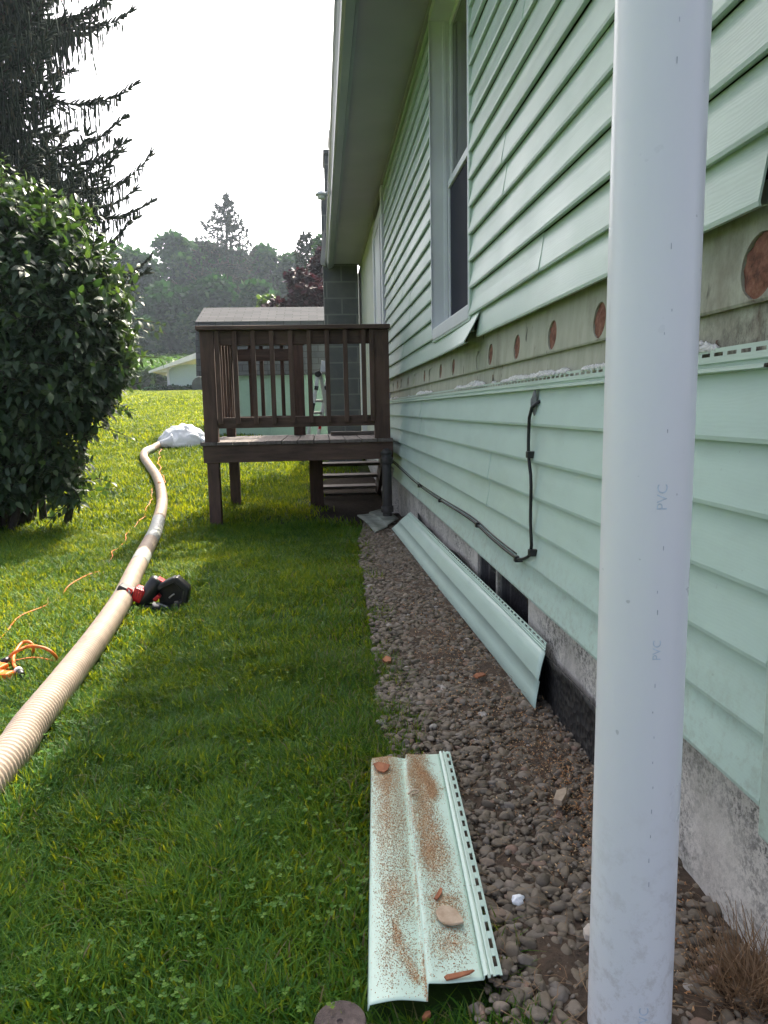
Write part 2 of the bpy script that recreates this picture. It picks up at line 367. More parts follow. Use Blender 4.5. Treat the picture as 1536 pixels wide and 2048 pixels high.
def frames(d, up=None):
    """matrices whose local y is d and local z is near up"""
    d = d/np.linalg.norm(d, axis=1, keepdims=True)
    up = np.tile([0,0,1.0], (len(d),1)) if up is None else up
    x = np.cross(d, up); x /= np.linalg.norm(x, axis=1, keepdims=True)+1e-9
    z = np.cross(x, d)
    return np.stack([x, d, z], axis=2)
class MB:
    def __init__(s): s.v = []; s.f = []; s.mi = []
    def add(s, vs, fs, mi=0):
        o = len(s.v); s.v += [tuple(p) for p in vs]; s.f += [tuple(i+o for i in f) for f in fs]; s.mi += [mi]*len(fs); return s
    def box(s, x0, y0, z0, x1, y1, z1, mi=0):
        v = [(x0,y0,z0),(x1,y0,z0),(x1,y1,z0),(x0,y1,z0),(x0,y0,z1),(x1,y0,z1),(x1,y1,z1),(x0,y1,z1)]
        return s.add(v, [(3,2,1,0),(4,5,6,7),(0,1,5,4),(1,2,6,5),(2,3,7,6),(3,0,4,7)], mi)
    def beam(s, p, q, w, h, up=(0,0,1), mi=0):
        p = Vector(p); q = Vector(q); d = (q-p).normalized(); u = Vector(up)
        x = d.cross(u); x = x.normalized() if x.length > 1e-6 else Vector((1,0,0)); z = x.cross(d)
        v = []
        for c in (p, q):
            for a, b in ((-1,-1),(1,-1),(1,1),(-1,1)): v.append(c+x*a*w/2+z*b*h/2)
        return s.add(v, [(3,2,1,0),(4,5,6,7),(0,1,5,4),(1,2,6,5),(2,3,7,6),(3,0,4,7)], mi)
    def tube(s, pts, r, n=8, mi=0, cap=True):
        pts = [Vector(p) for p in pts]; k = len(pts); rr = r if isinstance(r, (list, tuple, np.ndarray)) else [r]*k
        rings = []; ref = None
        for i, p in enumerate(pts):
            d = (pts[min(i+1,k-1)]-pts[max(i-1,0)]).normalized()
            if ref is None: ref = Vector((0,0,1)) if abs(d.z) < .9 else Vector((1,0,0))
            x = d.cross(ref)
            if x.length < 1e-5: x = d.orthogonal()
            x.normalize(); z = x.cross(d); ref = z
            rings.append([p+(x*math.cos(2*math.pi*j/n)+z*math.sin(2*math.pi*j/n))*rr[i] for j in range(n)])
        v = [q for ring in rings for q in ring]; f = []
        for i in range(k-1):
            for j in range(n):
                f.append((i*n+j, i*n+(j+1)%n, (i+1)*n+(j+1)%n, (i+1)*n+j))
        if cap: f += [tuple(range(n))[::-1], tuple((k-1)*n+j for j in range(n))]
        return s.add(v, f, mi)
    def lathe(s, c, prof, n=20, mi=0):
        v = []; f = []
        for r, z in prof:
            for j in range(n): v.append((c[0]+r*math.cos(2*math.pi*j/n), c[1]+r*math.sin(2*math.pi*j/n), c[2]+z))
        for i in range(len(prof)-1):
            for j in range(n): f.append((i*n+j, i*n+(j+1)%n, (i+1)*n+(j+1)%n, (i+1)*n+j))
        f += [tuple(range(n))[::-1], tuple((len(prof)-1)*n+j for j in range(n))]
        return s.add(v, f, mi)
    def poly(s, pts, depth, mi=0):
        """flat polygon extruded along the vector depth"""
        n = len(pts); d = Vector(depth); v = [Vector(p) for p in pts]+[Vector(p)+d for p in pts]
        f = [tuple(range(n))[::-1], tuple(range(n, 2*n))]+[(i,(i+1)%n,n+(i+1)%n,n+i) for i in range(n)]
        return s.add(v, f, mi)
    def sheet(s, rows, mi=0):
        o = []; n = len(rows[0])
        for r in rows: o += list(r)
        f = [(i*n+j, i*n+j+1, (i+1)*n+j+1, (i+1)*n+j) for i in range(len(rows)-1) for j in range(n-1)]
        return s.add(o, f, mi)
    def build(s, name, mat, parent=None, smooth=False, bevel=0, fix=True):
        me = bpy.data.meshes.new(name); me.from_pydata(s.v, [], s.f); me.update()
        if any(s.mi): me.polygons.foreach_set('material_index', s.mi)
        if fix:
            import bmesh
            b = bmesh.new(); b.from_mesh(me); bmesh.ops.recalc_face_normals(b, faces=b.faces); b.to_mesh(me); b.free()
        o = link(name, me, mat, parent, smooth)
        if bevel:
            m = o.modifiers.new('bevel', 'BEVEL'); m.width = bevel; m.segments = 2; m.limit_method = 'ANGLE'
        return o
def spline(pts, n):
    """Catmull-Rom through pts, n samples evenly spaced"""
    P = [np.array(p, float) for p in pts]; P = [2*P[0]-P[1]]+P+[2*P[-1]-P[-2]]; out = []
    for i in range(1, len(P)-2):
        for t in np.linspace(0, 1, 24, endpoint=False):
            out.append(.5*((2*P[i])+(-P[i-1]+P[i+1])*t+(2*P[i-1]-5*P[i]+4*P[i+1]-P[i+2])*t*t+(-P[i-1]+3*P[i]-3*P[i+1]+P[i+2])*t**3))
    out.append(P[-2]); out = np.array(out)
    L = np.concatenate([[0], np.cumsum(np.linalg.norm(np.diff(out, axis=0), axis=1))]); s = np.linspace(0, L[-1], n)
    return np.stack([np.interp(s, L, out[:, k]) for k in range(3)], 1)

# ================================================================== GROUND
def gravel_edge(y): return 0.245+.05*np.interp(y, [1, 2, 3, 4, 5.2, 6.2, 7], [.4, -1.0, -.4, .6, 1.3, 2.4, 5])+.05*(vnoise(y, 0*np.asarray(y), 2.2, 3)-.5)
def dirt_mask(x, y):
    x = np.asarray(x, float); y = np.asarray(y, float)
    e = .22*(vnoise(x, y, 2.5, 5)-.5)
    a = sstep(-.35, .1, x+e-(.9-np.clip((y-5.2)/1.6, 0, 1)*.9))*sstep(5.0, 5.8, y)*(1-sstep(10.5, 12, y))
    b = np.where(y < 6.6, sstep(-.03, .09, x+.3*e-gravel_edge(y)), 0)
    c = .55*np.exp(-(((x+.25)/.55)**2+((y-6.6)/.45)**2))
    return np.clip(np.maximum(np.maximum(a, b), c), 0, 1)
xs = np.unique(np.concatenate([np.linspace(-320, -20, 26), np.linspace(-20, -4, 17), np.linspace(-4, 1.6, 57), np.linspace(1.6, 14, 12), np.linspace(14, 320, 26)]))
ys = np.unique(np.concatenate([np.linspace(-60, 0, 8), np.linspace(0, 14, 113), np.linspace(14, 40, 40), np.linspace(40, 120, 50), np.linspace(120, 420, 20)]))
GX, GY = np.meshgrid(xs, ys); GZ = zt(GX, GY)
GZ = GZ+np.where((GY > 0) & (GY < 60), .02*(vnoise(GX, GY, 1.2, 1)-.5), 0)*np.where(GX > .15, 0, 1)-.012
nx = len(xs); ii = np.arange(len(ys)-1)[:, None]*nx+np.arange(nx-1)[None]
q = np.stack([ii, ii+1, ii+nx+1, ii+nx], -1).reshape(-1, 4)
me = np_mesh('ground', np.stack([GX, GY, GZ], -1).reshape(-1, 3), q, attr=dirt_mask(GX, GY).ravel(), aname='dirt')
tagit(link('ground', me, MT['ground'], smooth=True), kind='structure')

# gravel bed between lawn and foundation
yy = np.linspace(.3, 6.6, 100); rows = []
for y in yy:
    e = float(gravel_edge(y)); w = np.linspace(e, .80, 14)
    rows.append([(x, y, .004+.02*float(sstep(0, .12, x-e))+.016*float(vnoise(x, y, 9, 2)-.5)*float(sstep(0, .05, x-e))) for x in w])
tagit(MB().sheet(rows).build('gravel_bed', MT['bed'], smooth=True), kind='structure')

# ================================================================== HOUSE
W = .70; CH = .1157
YN, YF = 1.055, 7.62             # near corner, end of clapboard run at the door
house = thing('house', 'long single-storey house with mint green clapboard siding, partly stripped along a row of drilled holes', 'house', (.7, 1.06, 0))
WY0, WY1, WZ0, WZ1 = 3.385, 4.46, 1.425, 3.16

def course(mb, zb, ya, yb, seams=(), h=CH, out=.0200, peel=None, seed=0):
    cuts = [ya]+[s for s in sorted(seams) if ya < s < yb]+[yb]
    for c in range(len(cuts)-1):
        a, b = cuts[c], cuts[c+1]; n = max(2, int((b-a)/.09)); rows = []
        lift = .0028*c
        for y in np.linspace(a, b, n+1):
            wv = .0022*(float(vnoise(y, zb*7, 1.6, 11+seed))-.5)+.0010*(float(vnoise(y, zb*7, 6, 12))-.5)
            sg = .0035*(float(vnoise(y, zb*3, .9, 13+seed))-.5)
            p = peel(y) if peel else 0.0
            o = out+lift
            rows.append([(W-.001-lift-p*.15, y, zb+h+sg*.3-p*.02), (W-.5*o+wv-p*.45, y, zb+.55*h+sg-p*.06), (W-o+.0005+wv-p*.95, y, zb+.008+sg-p*.3), (W-o+.002+wv-p, y, zb+sg-p*.3), (W-.002-lift-p*.9, y, zb+.003+sg-p*.28)])
        mb.sheet(rows)
        for r, on in ((rows[0], True), (rows[-1], c < len(cuts)-2)):   # thickness at the cut ends
            if on:
                back = [(x+.004, y, z) for x, y, z in r]
                mb.sheet([r[:4], back[:4]])
# lower run: six courses
mb = MB()
seam_lo = {0: [5.08], 1: [5.10], 2: [3.0, 6.4], 3: [3.02, 6.42], 4: [1.62, 5.2], 5: [1.64, 5.22]}
for k in range(6):
    course(mb, 1.04-CH*(k+1), YN, 7.72, seam_lo.get(k, ()), seed=k)
lower = mb.build('siding', MT['siding_clean'], house, fix=False)
lower['label'] = 'clean lower clapboards below the stripped strip'
# upper run, split round the window
mb = MB()
seam_up = {1: [2.3], 2: [1.45], 3: [1.47], 4: [2.75], 5: [2.77], 6: [1.9], 7: [1.92], 8: [2.5], 9: [2.48], 11: [2.1]}
for k in range(17):
    zb = 1.28+CH*k
    if zb+CH*.6 > 3.22: break
    ya = 1.15 if k == 0 else YN
    if k == 0:
        course(mb, zb+.007, 1.138, 3.22, (), seed=30)
    elif zb+CH*.35 < WZ0:
        course(mb, zb, ya, 3.27, (), seed=30+k); course(mb, zb, 3.285, YF, (), seed=50+k)
    else:
        course(mb, zb, ya, WY0-.012, [s for s in seam_up.get(k, ())], seed=30+k)
        course(mb, zb, WY1+.012, YF, [5.6] if k in (3, 4) else [6.6] if k in (7, 8) else [5.2] if k in (10, 11) else [6.1] if k in (1, 5) else (), seed=50+k)
mb.build('siding', MT['siding'], house, fix=False)
# the loosened course under the window, its near end curling off the wall
mb = MB(); course(mb, 1.28, 3.19, YF, (), seed=71, peel=lambda y: .062*math.exp(-((y-3.19)/.55)**1.25) if y < 6.5 else 0)
o = mb.build('siding', MT['siding'], house, fix=False); o['label'] = 'loosened clapboard curling off the wall under the window'
# j-channel strips beside the window
mb = MB()
mb.box(W-.020, WY0-.030, WZ0-.10, W+.002, WY0-.010, WZ1+.05); mb.box(W-.018, WY1+.010, WZ0-.02, W+.002, WY1+.024, WZ1+.05)
mb.box(W-.019, WY0-.03, WZ0-.052, W+.002, WY1+.02, WZ0-.040)
mb.build('trim_channel', MT['siding'], house, bevel=.002)
# sheathing with an opening for the window
mb = MB(); xw = W+.030
def rect(y0_, y1_, z0_, z1_): mb.add([(xw,y0_,z0_),(xw,y1_,z0_),(xw,y1_,z1_),(xw,y0_,z1_)], [(0,1,2,3)])
rect(YN, WY0-.01, .36, 3.3); rect(WY1+.01, 13, .36, 3.3); rect(WY0-.01, WY1+.01, .36, WZ0-.03); rect(WY0-.01, WY1+.01, WZ1, 3.3)
mb.build('sheathing', MT['dark'], house, fix=False)
# old clapboards showing in the stripped strip
rows = []
for y in np.linspace(1.06, 7.6, 60):
    wv = .003*(float(vnoise(y, 1.0, 3, 21))-.5)
    rows.append([(W+.022, y, 1.165), (W+.008, y, 1.005+wv), (W+.010, y, 1.00+wv), (W+.026, y, 1.002+wv)])
MB().sheet(rows).build('old_clapboard', MT['old'], house, fix=False)
HOLES = [(1.18,1.182,.056,1),(1.53,1.197,.047,0),(1.868,1.199,.047,0),(2.254,1.202,.046,0),(2.666,1.195,.046,0),(3.085,1.204,.046,0),(3.33,1.196,.043,2),(3.953,1.194,.047,0),(4.37,1.19,.047,0),(4.80,1.19,.045,2),(5.05,1.19,.046,0),(5.6,1.185,.046,2),(6.0,1.185,.046,0),(6.5,1.185,.045,2),(6.82,1.183,.045,0),(7.2,1.183,.045,2)]
HOLES = [(y, max(z, 1.155+r*.98) if k != 1 else 1.207, r*.95, k) for y, z, r, k in HOLES]
rows = []
for y in np.linspace(1.06, 7.6, 40):
    rows.append([(W+.022, y, 1.34), (W+.008, y, 1.153), (W+.010, y, 1.148), (W+.026, y, 1.150), (W+.036, y, 1.34), (W+.022, y, 1.34)])
mb = MB(); n = 5; v = [p for r in rows for p in r[:5]]; k_ = len(rows)
mb.add(v, [(a*n+b, a*n+(b+1)%n, (a+1)*n+(b+1)%n, (a+1)*n+b) for a in range(k_-1) for b in range(n)]+[tuple(range(n))[::-1], tuple((k_-1)*n+b for b in range(n))])
board = mb.build('old_clapboard', MT['old'], house)
cut = MB(); RG = {}
for i, (y, z, r, kind) in enumerate(HOLES):
    n = 26; ring = [(r*(1+.03*(random.random()-.5))*math.cos(2*math.pi*j/n)*.95, r*(1+.03*(random.random()-.5))*math.sin(2*math.pi*j/n)) for j in range(n)]; RG[i] = ring
    cut.add([(W-.03, y+a, z+b) for a, b in ring]+[(W+.06, y+a, z+b) for a, b in ring], [tuple(range(n)), tuple(range(2*n-1, n-1, -1))]+[(j, n+j, n+(j+1)%n, (j+1)%n) for j in range(n)])
co = cut.build('cutter', MT['old'])
bm_ = board.modifiers.new('holes', 'BOOLEAN'); bm_.operation = 'DIFFERENCE'; bm_.object = co; bm_.solver = 'EXACT'
bpy.context.view_layer.update(); dg = bpy.context.evaluated_depsgraph_get()
nm = bpy.data.meshes.new_from_object(board.evaluated_get(dg)); board.modifiers.clear(); board.data = nm; bpy.data.objects.remove(co)
# drilled holes along the strip, one between each pair of studs
for i, (y, z, r, kind) in enumerate(HOLES):
    ring = RG[i]; n = len(ring); v = []; f = []; lv = [1.0, .85, .62, .36, .12]
    for s_ in lv:
        for (a, b) in ring:
            zz = z+b*s_; fx = W+.008+.014*(zz-1.153)/.187
            v.append((fx+.0055+.006*(float(vnoise(y*40+a*s_*90, zz*90, 1.0, 91))-.5)-.004*(1-s_), y+a*s_, zz))
    for k in range(len(lv)-1):
        for j in range(n): f.append((k*n+j, k*n+(j+1)%n, (k+1)*n+(j+1)%n, (k+1)*n+j))
    f.append(tuple((len(lv)-1)*n+j for j in range(n)))
    o = MB().add(v, f).build('drilled_hole', MT['old'] if kind == 2 else MT['hole'], house, smooth=True)
    if kind == 2: o['label'] = 'hole filled with a greenish plug'
    if kind == 1: o['label'] = 'largest hole, nearest the house corner, with dark drips'
# dark drips below some holes
mb = MB()
for y, z0_, z1_, w in ((1.86, 1.152, 1.160, .006), (3.05, 1.085, 1.12, .014), (1.30, 1.08, 1.10, .006), (1.275, 1.06, 1.075, .005)):
    n = 10; L = []; Rr = []
    for i in range(n+1):
        t = i/n; zz = z1_+(z0_-z1_)*t; ww = w*(.5+.5*math.sin(3*t+y*9)**2)*(1-.4*t)
        xx = (W+.0075 if zz > 1.15 else W+.0085+.012*(zz-1.0)/.165)-.002
        L.append((xx, y-ww+.004*math.sin(9*t), zz)); Rr.append((xx, y+ww+.004*math.sin(7*t), zz))
    MB().sheet([L, Rr]).build('drip_stain', MT['drip'], house, fix=False)
# nail hem along the top of the lower run: slots are real gaps
mb = MB(); zA, zB, zC, zD = 1.083, 1.0755, 1.0690, 1.058
yv = 1.10
xa, xb = W-.008, W-.010
mb.sheet([[(xa, y, zA), (xa-.0005, y, zB)] for y in np.linspace(1.10, 7.6, 60)])
mb.sheet([[(xa-.001, y, zC), (xb, y, zD), (W-.0035, y, zD-.002), (W-.004, y, 1.050), (W-.0200, y, 1.0475), (W-.0210, y, 1.0415), (W-.006, y, 1.0405), (W-.001, y, 1.0395)] for y in np.linspace(1.10, 7.6, 60)])
while yv < 7.6:
    mb.add([(xa-.0005, yv, zB), (xa-.0005, yv+.014, zB), (xa-.001, yv+.014, zC), (xa-.001, yv, zC)], [(0,1,2,3)]); yv += .042
mb.build('nail_hem', MT['siding'], house, fix=False)
# corner post
mb = MB(); mb.box(W-.022, 1.005, .30, W+.03, 1.052, 3.25); mb.box(W+.03, .985, .30, W+.09, 1.012, 3.25)
mb.build('corner_post', MT['siding'], house, bevel=.004)
# near gable end wall, far end, back wall (never seen from the front, but they cast the shade)
mb = MB()
mb.box(W+.09, 1.0, .34, 8.3, 1.03, 3.25); mb.box(W+.04, 12.97, .30, 8.3, 13.0, 3.25); mb.box(8.27, 1.03, .30, 8.3, 12.97, 3.25)
mb.poly([(W, 1.0, 3.25), (8.3, 1.0, 3.25), (4.5, 1.0, 4.9)], (0, .03, 0)); mb.poly([(W, 12.97, 3.25), (8.3, 12.97, 3.25), (4.5, 12.97, 4.9)], (0, .03, 0))
mb.build('end_wall', MT['siding'], house)
mb = MB()
for sx, xe in ((1, .20), (-1, 8.8)):
    mb.poly([(xe, .6, 3.27), (4.5, .6, 5.0), (4.5, .6, 5.06), (xe, .6, 3.33)], (0, 12.7, 0))
mb.build('roof', MT['shingle'], house)
# eaves: soffit, fascia, gutter
mb = MB()
yb_ = list(np.arange(.7, 11.9, .31))+[11.9]
mb.box(.285, .7, 3.205, W+.04, 11.9, 3.217)
mb.box(W-.03, .7, 3.185, W-.002, 11.9, 3.2045)
mb.build('soffit', MT['soffit'], house, bevel=.002)
mb = MB(); mb.box(.262, .65, 3.17, .282, 11.95, 3.34); mb.build('fascia', MT['fascia'], house, bevel=.002)
g = [(.259,3.29),(.259,3.15),(.205,3.135),(.185,3.145),(.180,3.185),(.165,3.215),(.150,3.235),(.150,3.262),(.158,3.262),(.158,3.24)]
rows = [[(x, y, z) for x, z in g] for y in np.linspace(.65, 11.95, 40)]
mb = MB().sheet(rows); mb.add([(x, 11.95, z) for x, z in g[:9]], [tuple(range(9))]); mb.add([(x, .65, z) for x, z in g[:9]], [tuple(range(9))[::-1]])
mb.build('gutter', MT['gutter'], house, fix=False)
# foundation
mb = MB(); xf = W+.028
b0 = [(2.55, 3.02, .10, .335), (3.05, 3.42, .12, .335)]
mb.box(xf, 3.42, -.3, xf+.2, 7.05, .42); mb.box(xf, 3.02, -.3, xf+.2, 3.05, .36); mb.box(xf+.002, 2.55, -.3, xf+.2, 3.42, .11)
mb.box(xf, 1.02, -.3, xf+.2, 2.55, .40); mb.box(xf-.06, 7.05, -.3, xf+.15, 7.35, .42); mb.box(xf, 7.35, -.3, xf+.2, 13, .42); mb.box(xf+.2, 1.02, -.3, 8.2, 1.1, .40)
found = mb.build('foundation', MT['concrete'], house)
for y0_, y1_, z0_, z1_ in b0:
    mb = MB(); fr = .022
    mb.box(xf+.012, y0_, z0_, xf+.05, y0_+fr, z1_); mb.box(xf+.012, y1_-fr, z0_, xf+.05, y1_, z1_); mb.box(xf+.012, y0_+fr, z0_, xf+.05, y1_-fr, z0_+fr)
    bw = mb.build('basement_window', simple('basement_frame', (.10,.10,.10,1), .6), house, bevel=.002)
    MB().box(xf+.030, y0_+fr, z0_+fr, xf+.036, y1_-fr, z1_+.02).build('pane', MT['glass'], bw)
# window
win = MB(); fw = .045
win.box(W-.022, WY1-.004, WZ0-.005, W+.105, WY1+.012, WZ1+.05)               # far jamb
win.box(W-.022, WY0-.012, WZ0-.005, W+.105, WY0+.004, WZ1+.05)               # near jamb
win.box(W-.022, WY0+.004, WZ0-.04, W+.105, WY1-.004, WZ0+.025)               # sill
win.box(W-.022, WY0+.004, WZ1-.02, W+.105, WY1-.004, WZ1+.04)                # head
winf = win.build('window', MT['white'], house, bevel=.004)
mb = MB(); xs_ = W+.075
mb.box(xs_, WY0+.004, WZ0+.025, xs_+.028, WY0+.045, 2.27); mb.box(xs_, WY1-.045, WZ0+.025, xs_+.028, WY1-.004, 2.27)
mb.box(xs_, WY0+.045, WZ0+.025, xs_+.028, WY1-.045, WZ0+.065); mb.box(xs_-.004, WY0+.045, 2.235, xs_+.028, WY1-.045, 2.275)
mb.build('sash', MT['white'], winf, bevel=.003)
mb = MB(); xs2 = xs_+.016
mb.box(xs2, WY0+.004, 2.277, xs2+.028, WY0+.05, WZ1-.02); mb.box(xs2, WY1-.05, 2.277, xs2+.028, WY1-.004, WZ1-.02)
mb.box(xs2, WY0+.05, WZ1-.06, xs2+.028, WY1-.05, WZ1-.02); mb.box(xs2, WY0+.05, 2.277, xs2+.028, WY1-.05, 2.31)
mb.build('sash', MT['white'], winf, bevel=.003)
MB().box(xs_+.010, WY0+.045, WZ0+.065, xs_+.014, WY1-.045, 2.235).build('screen', MT['screen'], winf)
MB().box(xs2+.012, WY0+.05, 2.31, xs2+.018, WY1-.05, WZ1-.06).build('pane', MT['glass'], winf)
mb = MB(); mb.box(xs2+.12, WY0, WZ0, xs2+.125, WY1, WZ1); mb.build('blind', simple('window_blind', (.55,.50,.48,1), .8, .1), winf)
mb = MB(); mb.box(W+.052, WY0+.006, WZ0+.025, W+.072, WY0+.016, WZ1-.02); mb.build('stop_bead', MT['white'], winf, bevel=.002); mb = MB(); mb.box(W+.052, WY1-.016, WZ0+.025, W+.072, WY1-.006, WZ1-.02); mb.build('stop_bead', MT['white'], winf, bevel=.002); mb = MB()
mb.box(W-.026, WY1-.012, WZ0-.01, W-.020, WY1+.004, WZ1); mb.build('outer_bead', MT['white'], winf, bevel=.002)
# door beside the deck, seen edge-on
dm = MB()
dm.box(W-.035, 7.66, .62, W+.03, 7.80, 3.18); dm.box(W-.028, 8.02, .62, W+.03, 8.12, 3.0); dm.box(W-.03, 8.86, .62, W+.03, 9.0, 3.0)
dm.box(W-.026, 7.80, 2.94, W+.03, 8.86, 3.06)
door = dm.build('door', MT['white'], house, bevel=.004)
MB().box(W-.012, 8.12, .66, W+.02, 8.86, 2.94).build('door_leaf', MT['white'], door, bevel=.003)
MB().box(W-.006, 7.80, .66, W+.02, 8.02, 2.94).build('side_light', MT['glass'], door)
mb = MB(); mb.box(W-.030, 8.62, 1.66, W-.012, 8.68, 1.86); mb.tube([(W-.012, 8.65, 1.76), (W-.085, 8.65, 1.76), (W-.095, 8.58, 1.765)], .010, 8); mb.tube([(W-.085,8.65,1.66),(W-.09,8.65,1.9)], .012, 8)
mb.build('handle', MT['black'], door, bevel=.002)
# smooth cream wall past the door
mb = MB(); mb.box(W-.006, 9.0, .34, W+.03, 13.0, 3.21); mb.build('wall', simple('cream_wall_paint', (.60,.62,.55,1), .6, .06, 2), house)
# chimney against the wall
mb = MB(); mb.box(.115, 11.8, -.1, .645, 12.5, 4.22); mb.box(.18, 11.8, 4.22, .62, 12.45, 4.86); mb.box(.165, 11.78, 4.80, .63, 12.46, 4.863); mb.box(.27, 11.82, 4.863, .6, 12.4, 5.12); mb.box(.255, 11.80, 5.08, .61, 12.42, 5.15)
mb.build('chimney', MT['block'], house, bevel=.006)
mb = MB(); mb.poly([(.155, 11.74, 3.74), (.125, 11.74, 3.62), (.075, 11.74, 3.23), (.085, 11.74, 3.19), (.155, 11.74, 3.17)], (0, .03, 0)); mb.build('rake_board', simple('rake_paint', (.30,.29,.26,1), .6, .1), house, bevel=.002)

# ================================================================== DECK
deck = thing('deck', 'raised dark brown wooden deck with balustrade and legs against the house wall', 'deck', (-.2, 6.4, 0))
D0, D1 = 6.40, 7.86; DX0, DX1 = -1.0, .622; DZ = .725; RT = 1.692
for x, y in ((-.925, D0+.06), (-.905, D1-.06)):
    mb = MB(); mb.beam((x-.012*0, y, -.05), (x, y, DZ-.165), .10, .10, (0,1,0)); mb.build('leg', MT['wood_dark'], deck, bevel=.005)
mb = MB(); mb.beam((-.06, D1-.06, -.05), (-.06, D1-.06, DZ-.165), .14, .10, (0,1,0)); mb.build('leg', MT['wood_dark'], deck, bevel=.005)
mb = MB(); mb.box(DX0, D0, .56, DX1, D0+.04, .708); mb.build('rim_board', MT['wood_dark_x'], deck, bevel=.004)
mb = MB(); mb.box(DX0+.01, D1-.04, .56, DX1, D1, .70); mb.build('rim_board', MT['wood_dark_x'], deck, bevel=.004)
mb = MB(); mb.box(DX0+.002, D0+.04, .56, DX0+.04, D1-.04, .70); mb.build('rim_board', MT['wood_dark_y'], deck, bevel=.004)
for x in (-.6, -.2, .2, .58):
    MB().box(x, D0+.04, .57, x+.038, D1-.04, .698).build('joist', MT['wood_dark_y'], deck)
nb = 12; bw_ = (DX1-DX0+.02)/nb
for i in range(nb):
    x = DX0-.02+i*bw_; mb = MB(); mb.box(x+.003, D0-.018-.006*random.random(), .7085, x+bw_-.003, D1+.01, .735+.003*random.random())
    mb.build('deck_board', MT['deck_board'], deck, bevel=.003)
for x0_, x1_, y in ((-.982, -.868, D0+.005), (.468, .60, D0+.005)):
    MB().box(x0_, y, .735, x1_, y+.10, 1.660).build('post', MT['wood_dark'], deck, bevel=.005)
for x0_, x1_ in ((-.965, -.875), (-.275, -.155)):
    MB().box(x0_, D1-.10, .735, x1_, D1-.01, 1.660).build('post', MT['wood_dark'], deck, bevel=.005)
MB().box(-1.005, D0-.045, 1.661, .61, D0+.115, 1.697).build('cap_rail', MT['wood_dark_x'], deck, bevel=.006)
MB().box(-.995, D0+.117, 1.661, -.86, D1+.03, 1.697).build('cap_rail', MT['wood_dark_y'], deck, bevel=.006)
MB().box(-.858, D1-.12, 1.661, -.14, D1+.03, 1.697).build('cap_rail', MT['wood_dark_x'], deck, bevel=.006)
MB().box(-.866, D0+.03, 1.545, .466, D0+.068, 1.6595).build('rail', MT['wood_dark_x'], deck, bevel=.004)
MB().box(-.866, D0+.03, .850, .466, D0+.068, .94).build('rail', MT['wood_dark_x'], deck, bevel=.004)
MB().box(-.873, D1-.07, 1.50, -.277, D1-.03, 1.62).build('rail', MT['wood_dark_x'], deck, bevel=.004)
MB().box(-.873, D1-.07, .85, -.277, D1-.03, .94).build('rail', MT['wood_dark_x'], deck, bevel=.004)
MB().box(-.95, D0+.107, 1.545, -.91, D1-.102, 1.655).build('rail', MT['wood_dark_y'], deck, bevel=.004)
MB().box(-.95, D0+.107, .85, -.91, D1-.102, .94).build('rail', MT['wood_dark_y'], deck, bevel=.004)
for x in (-.841, -.695, -.544, -.388, -.231, -.075, .075, .229, .384, .452):
    mb = MB(); mb.box(x-.019, D0-.012+.004*random.random(), .885, x+.019, D0+.0285, 1.660); mb.build('baluster', MT['wood_dark'], deck, bevel=.003)
for x in (-.70, -.585, -.47, -.375):
    MB().box(x-.019, D1-.028, .885, x+.019, D1+.008, 1.655).build('baluster', MT['wood_dark'], deck, bevel=.003)
for y in (6.72, 6.95, 7.18, 7.41, 7.62):
    MB().box(-.909, y-.019, .885, -.873, y+.019, 1.655).build('baluster', MT['wood_dark'], deck, bevel=.003)
for k, (y, z) in enumerate(((7.95, .555), (8.22, .40), (8.47, .245), (8.72, .09))):
    MB().box(-.04, y, z-.035, .64, y+.27, z).build('stair_tread', MT['tread'], deck, bevel=.004)
for x in (-.085, .645):
    mb = MB(); mb.poly([(x, 7.87, .70), (x, 7.87, .42), (x, 8.72, -.02), (x, 9.03, -.02), (x, 9.03, .08)], (.04, 0, 0)); mb.build('stringer', MT['wood_dark_y'], deck, bevel=.003)
tagit(MB().box(.10, 7.30, .7395, .60, 7.44, .775).build('loose_board', MT['tread'], bevel=.003), 'loose weathered board lying across the deck floor behind the balustrade', 'board')
# dark drain pipe under the deck's house end
mb = MB(); dp = (.555, D0-.07)
mb.tube([(dp[0], dp[1], .0), (dp[0], dp[1], .60)], .042, 16); mb.lathe((dp[0], dp[1], .52), [(.044,0),(.055,.005),(.055,.05),(.046,.06)], 18); mb.lathe((dp[0], dp[1], .10), [(.044,0),(.054,.005),(.054,.05),(.045,.06)], 18); mb.lathe((dp[0], dp[1], .60), [(.048,0),(.050,.02),(.03,.045),(.01,.055)], 18)
tagit(mb.build('drain_pipe', simple('dark_pipe', (.045,.04,.037,1), .6, .2, 10, .1), smooth=True, bevel=.002), 'short dark drain pipe with two collars rising beside the house end of the deck rim', 'pipe')

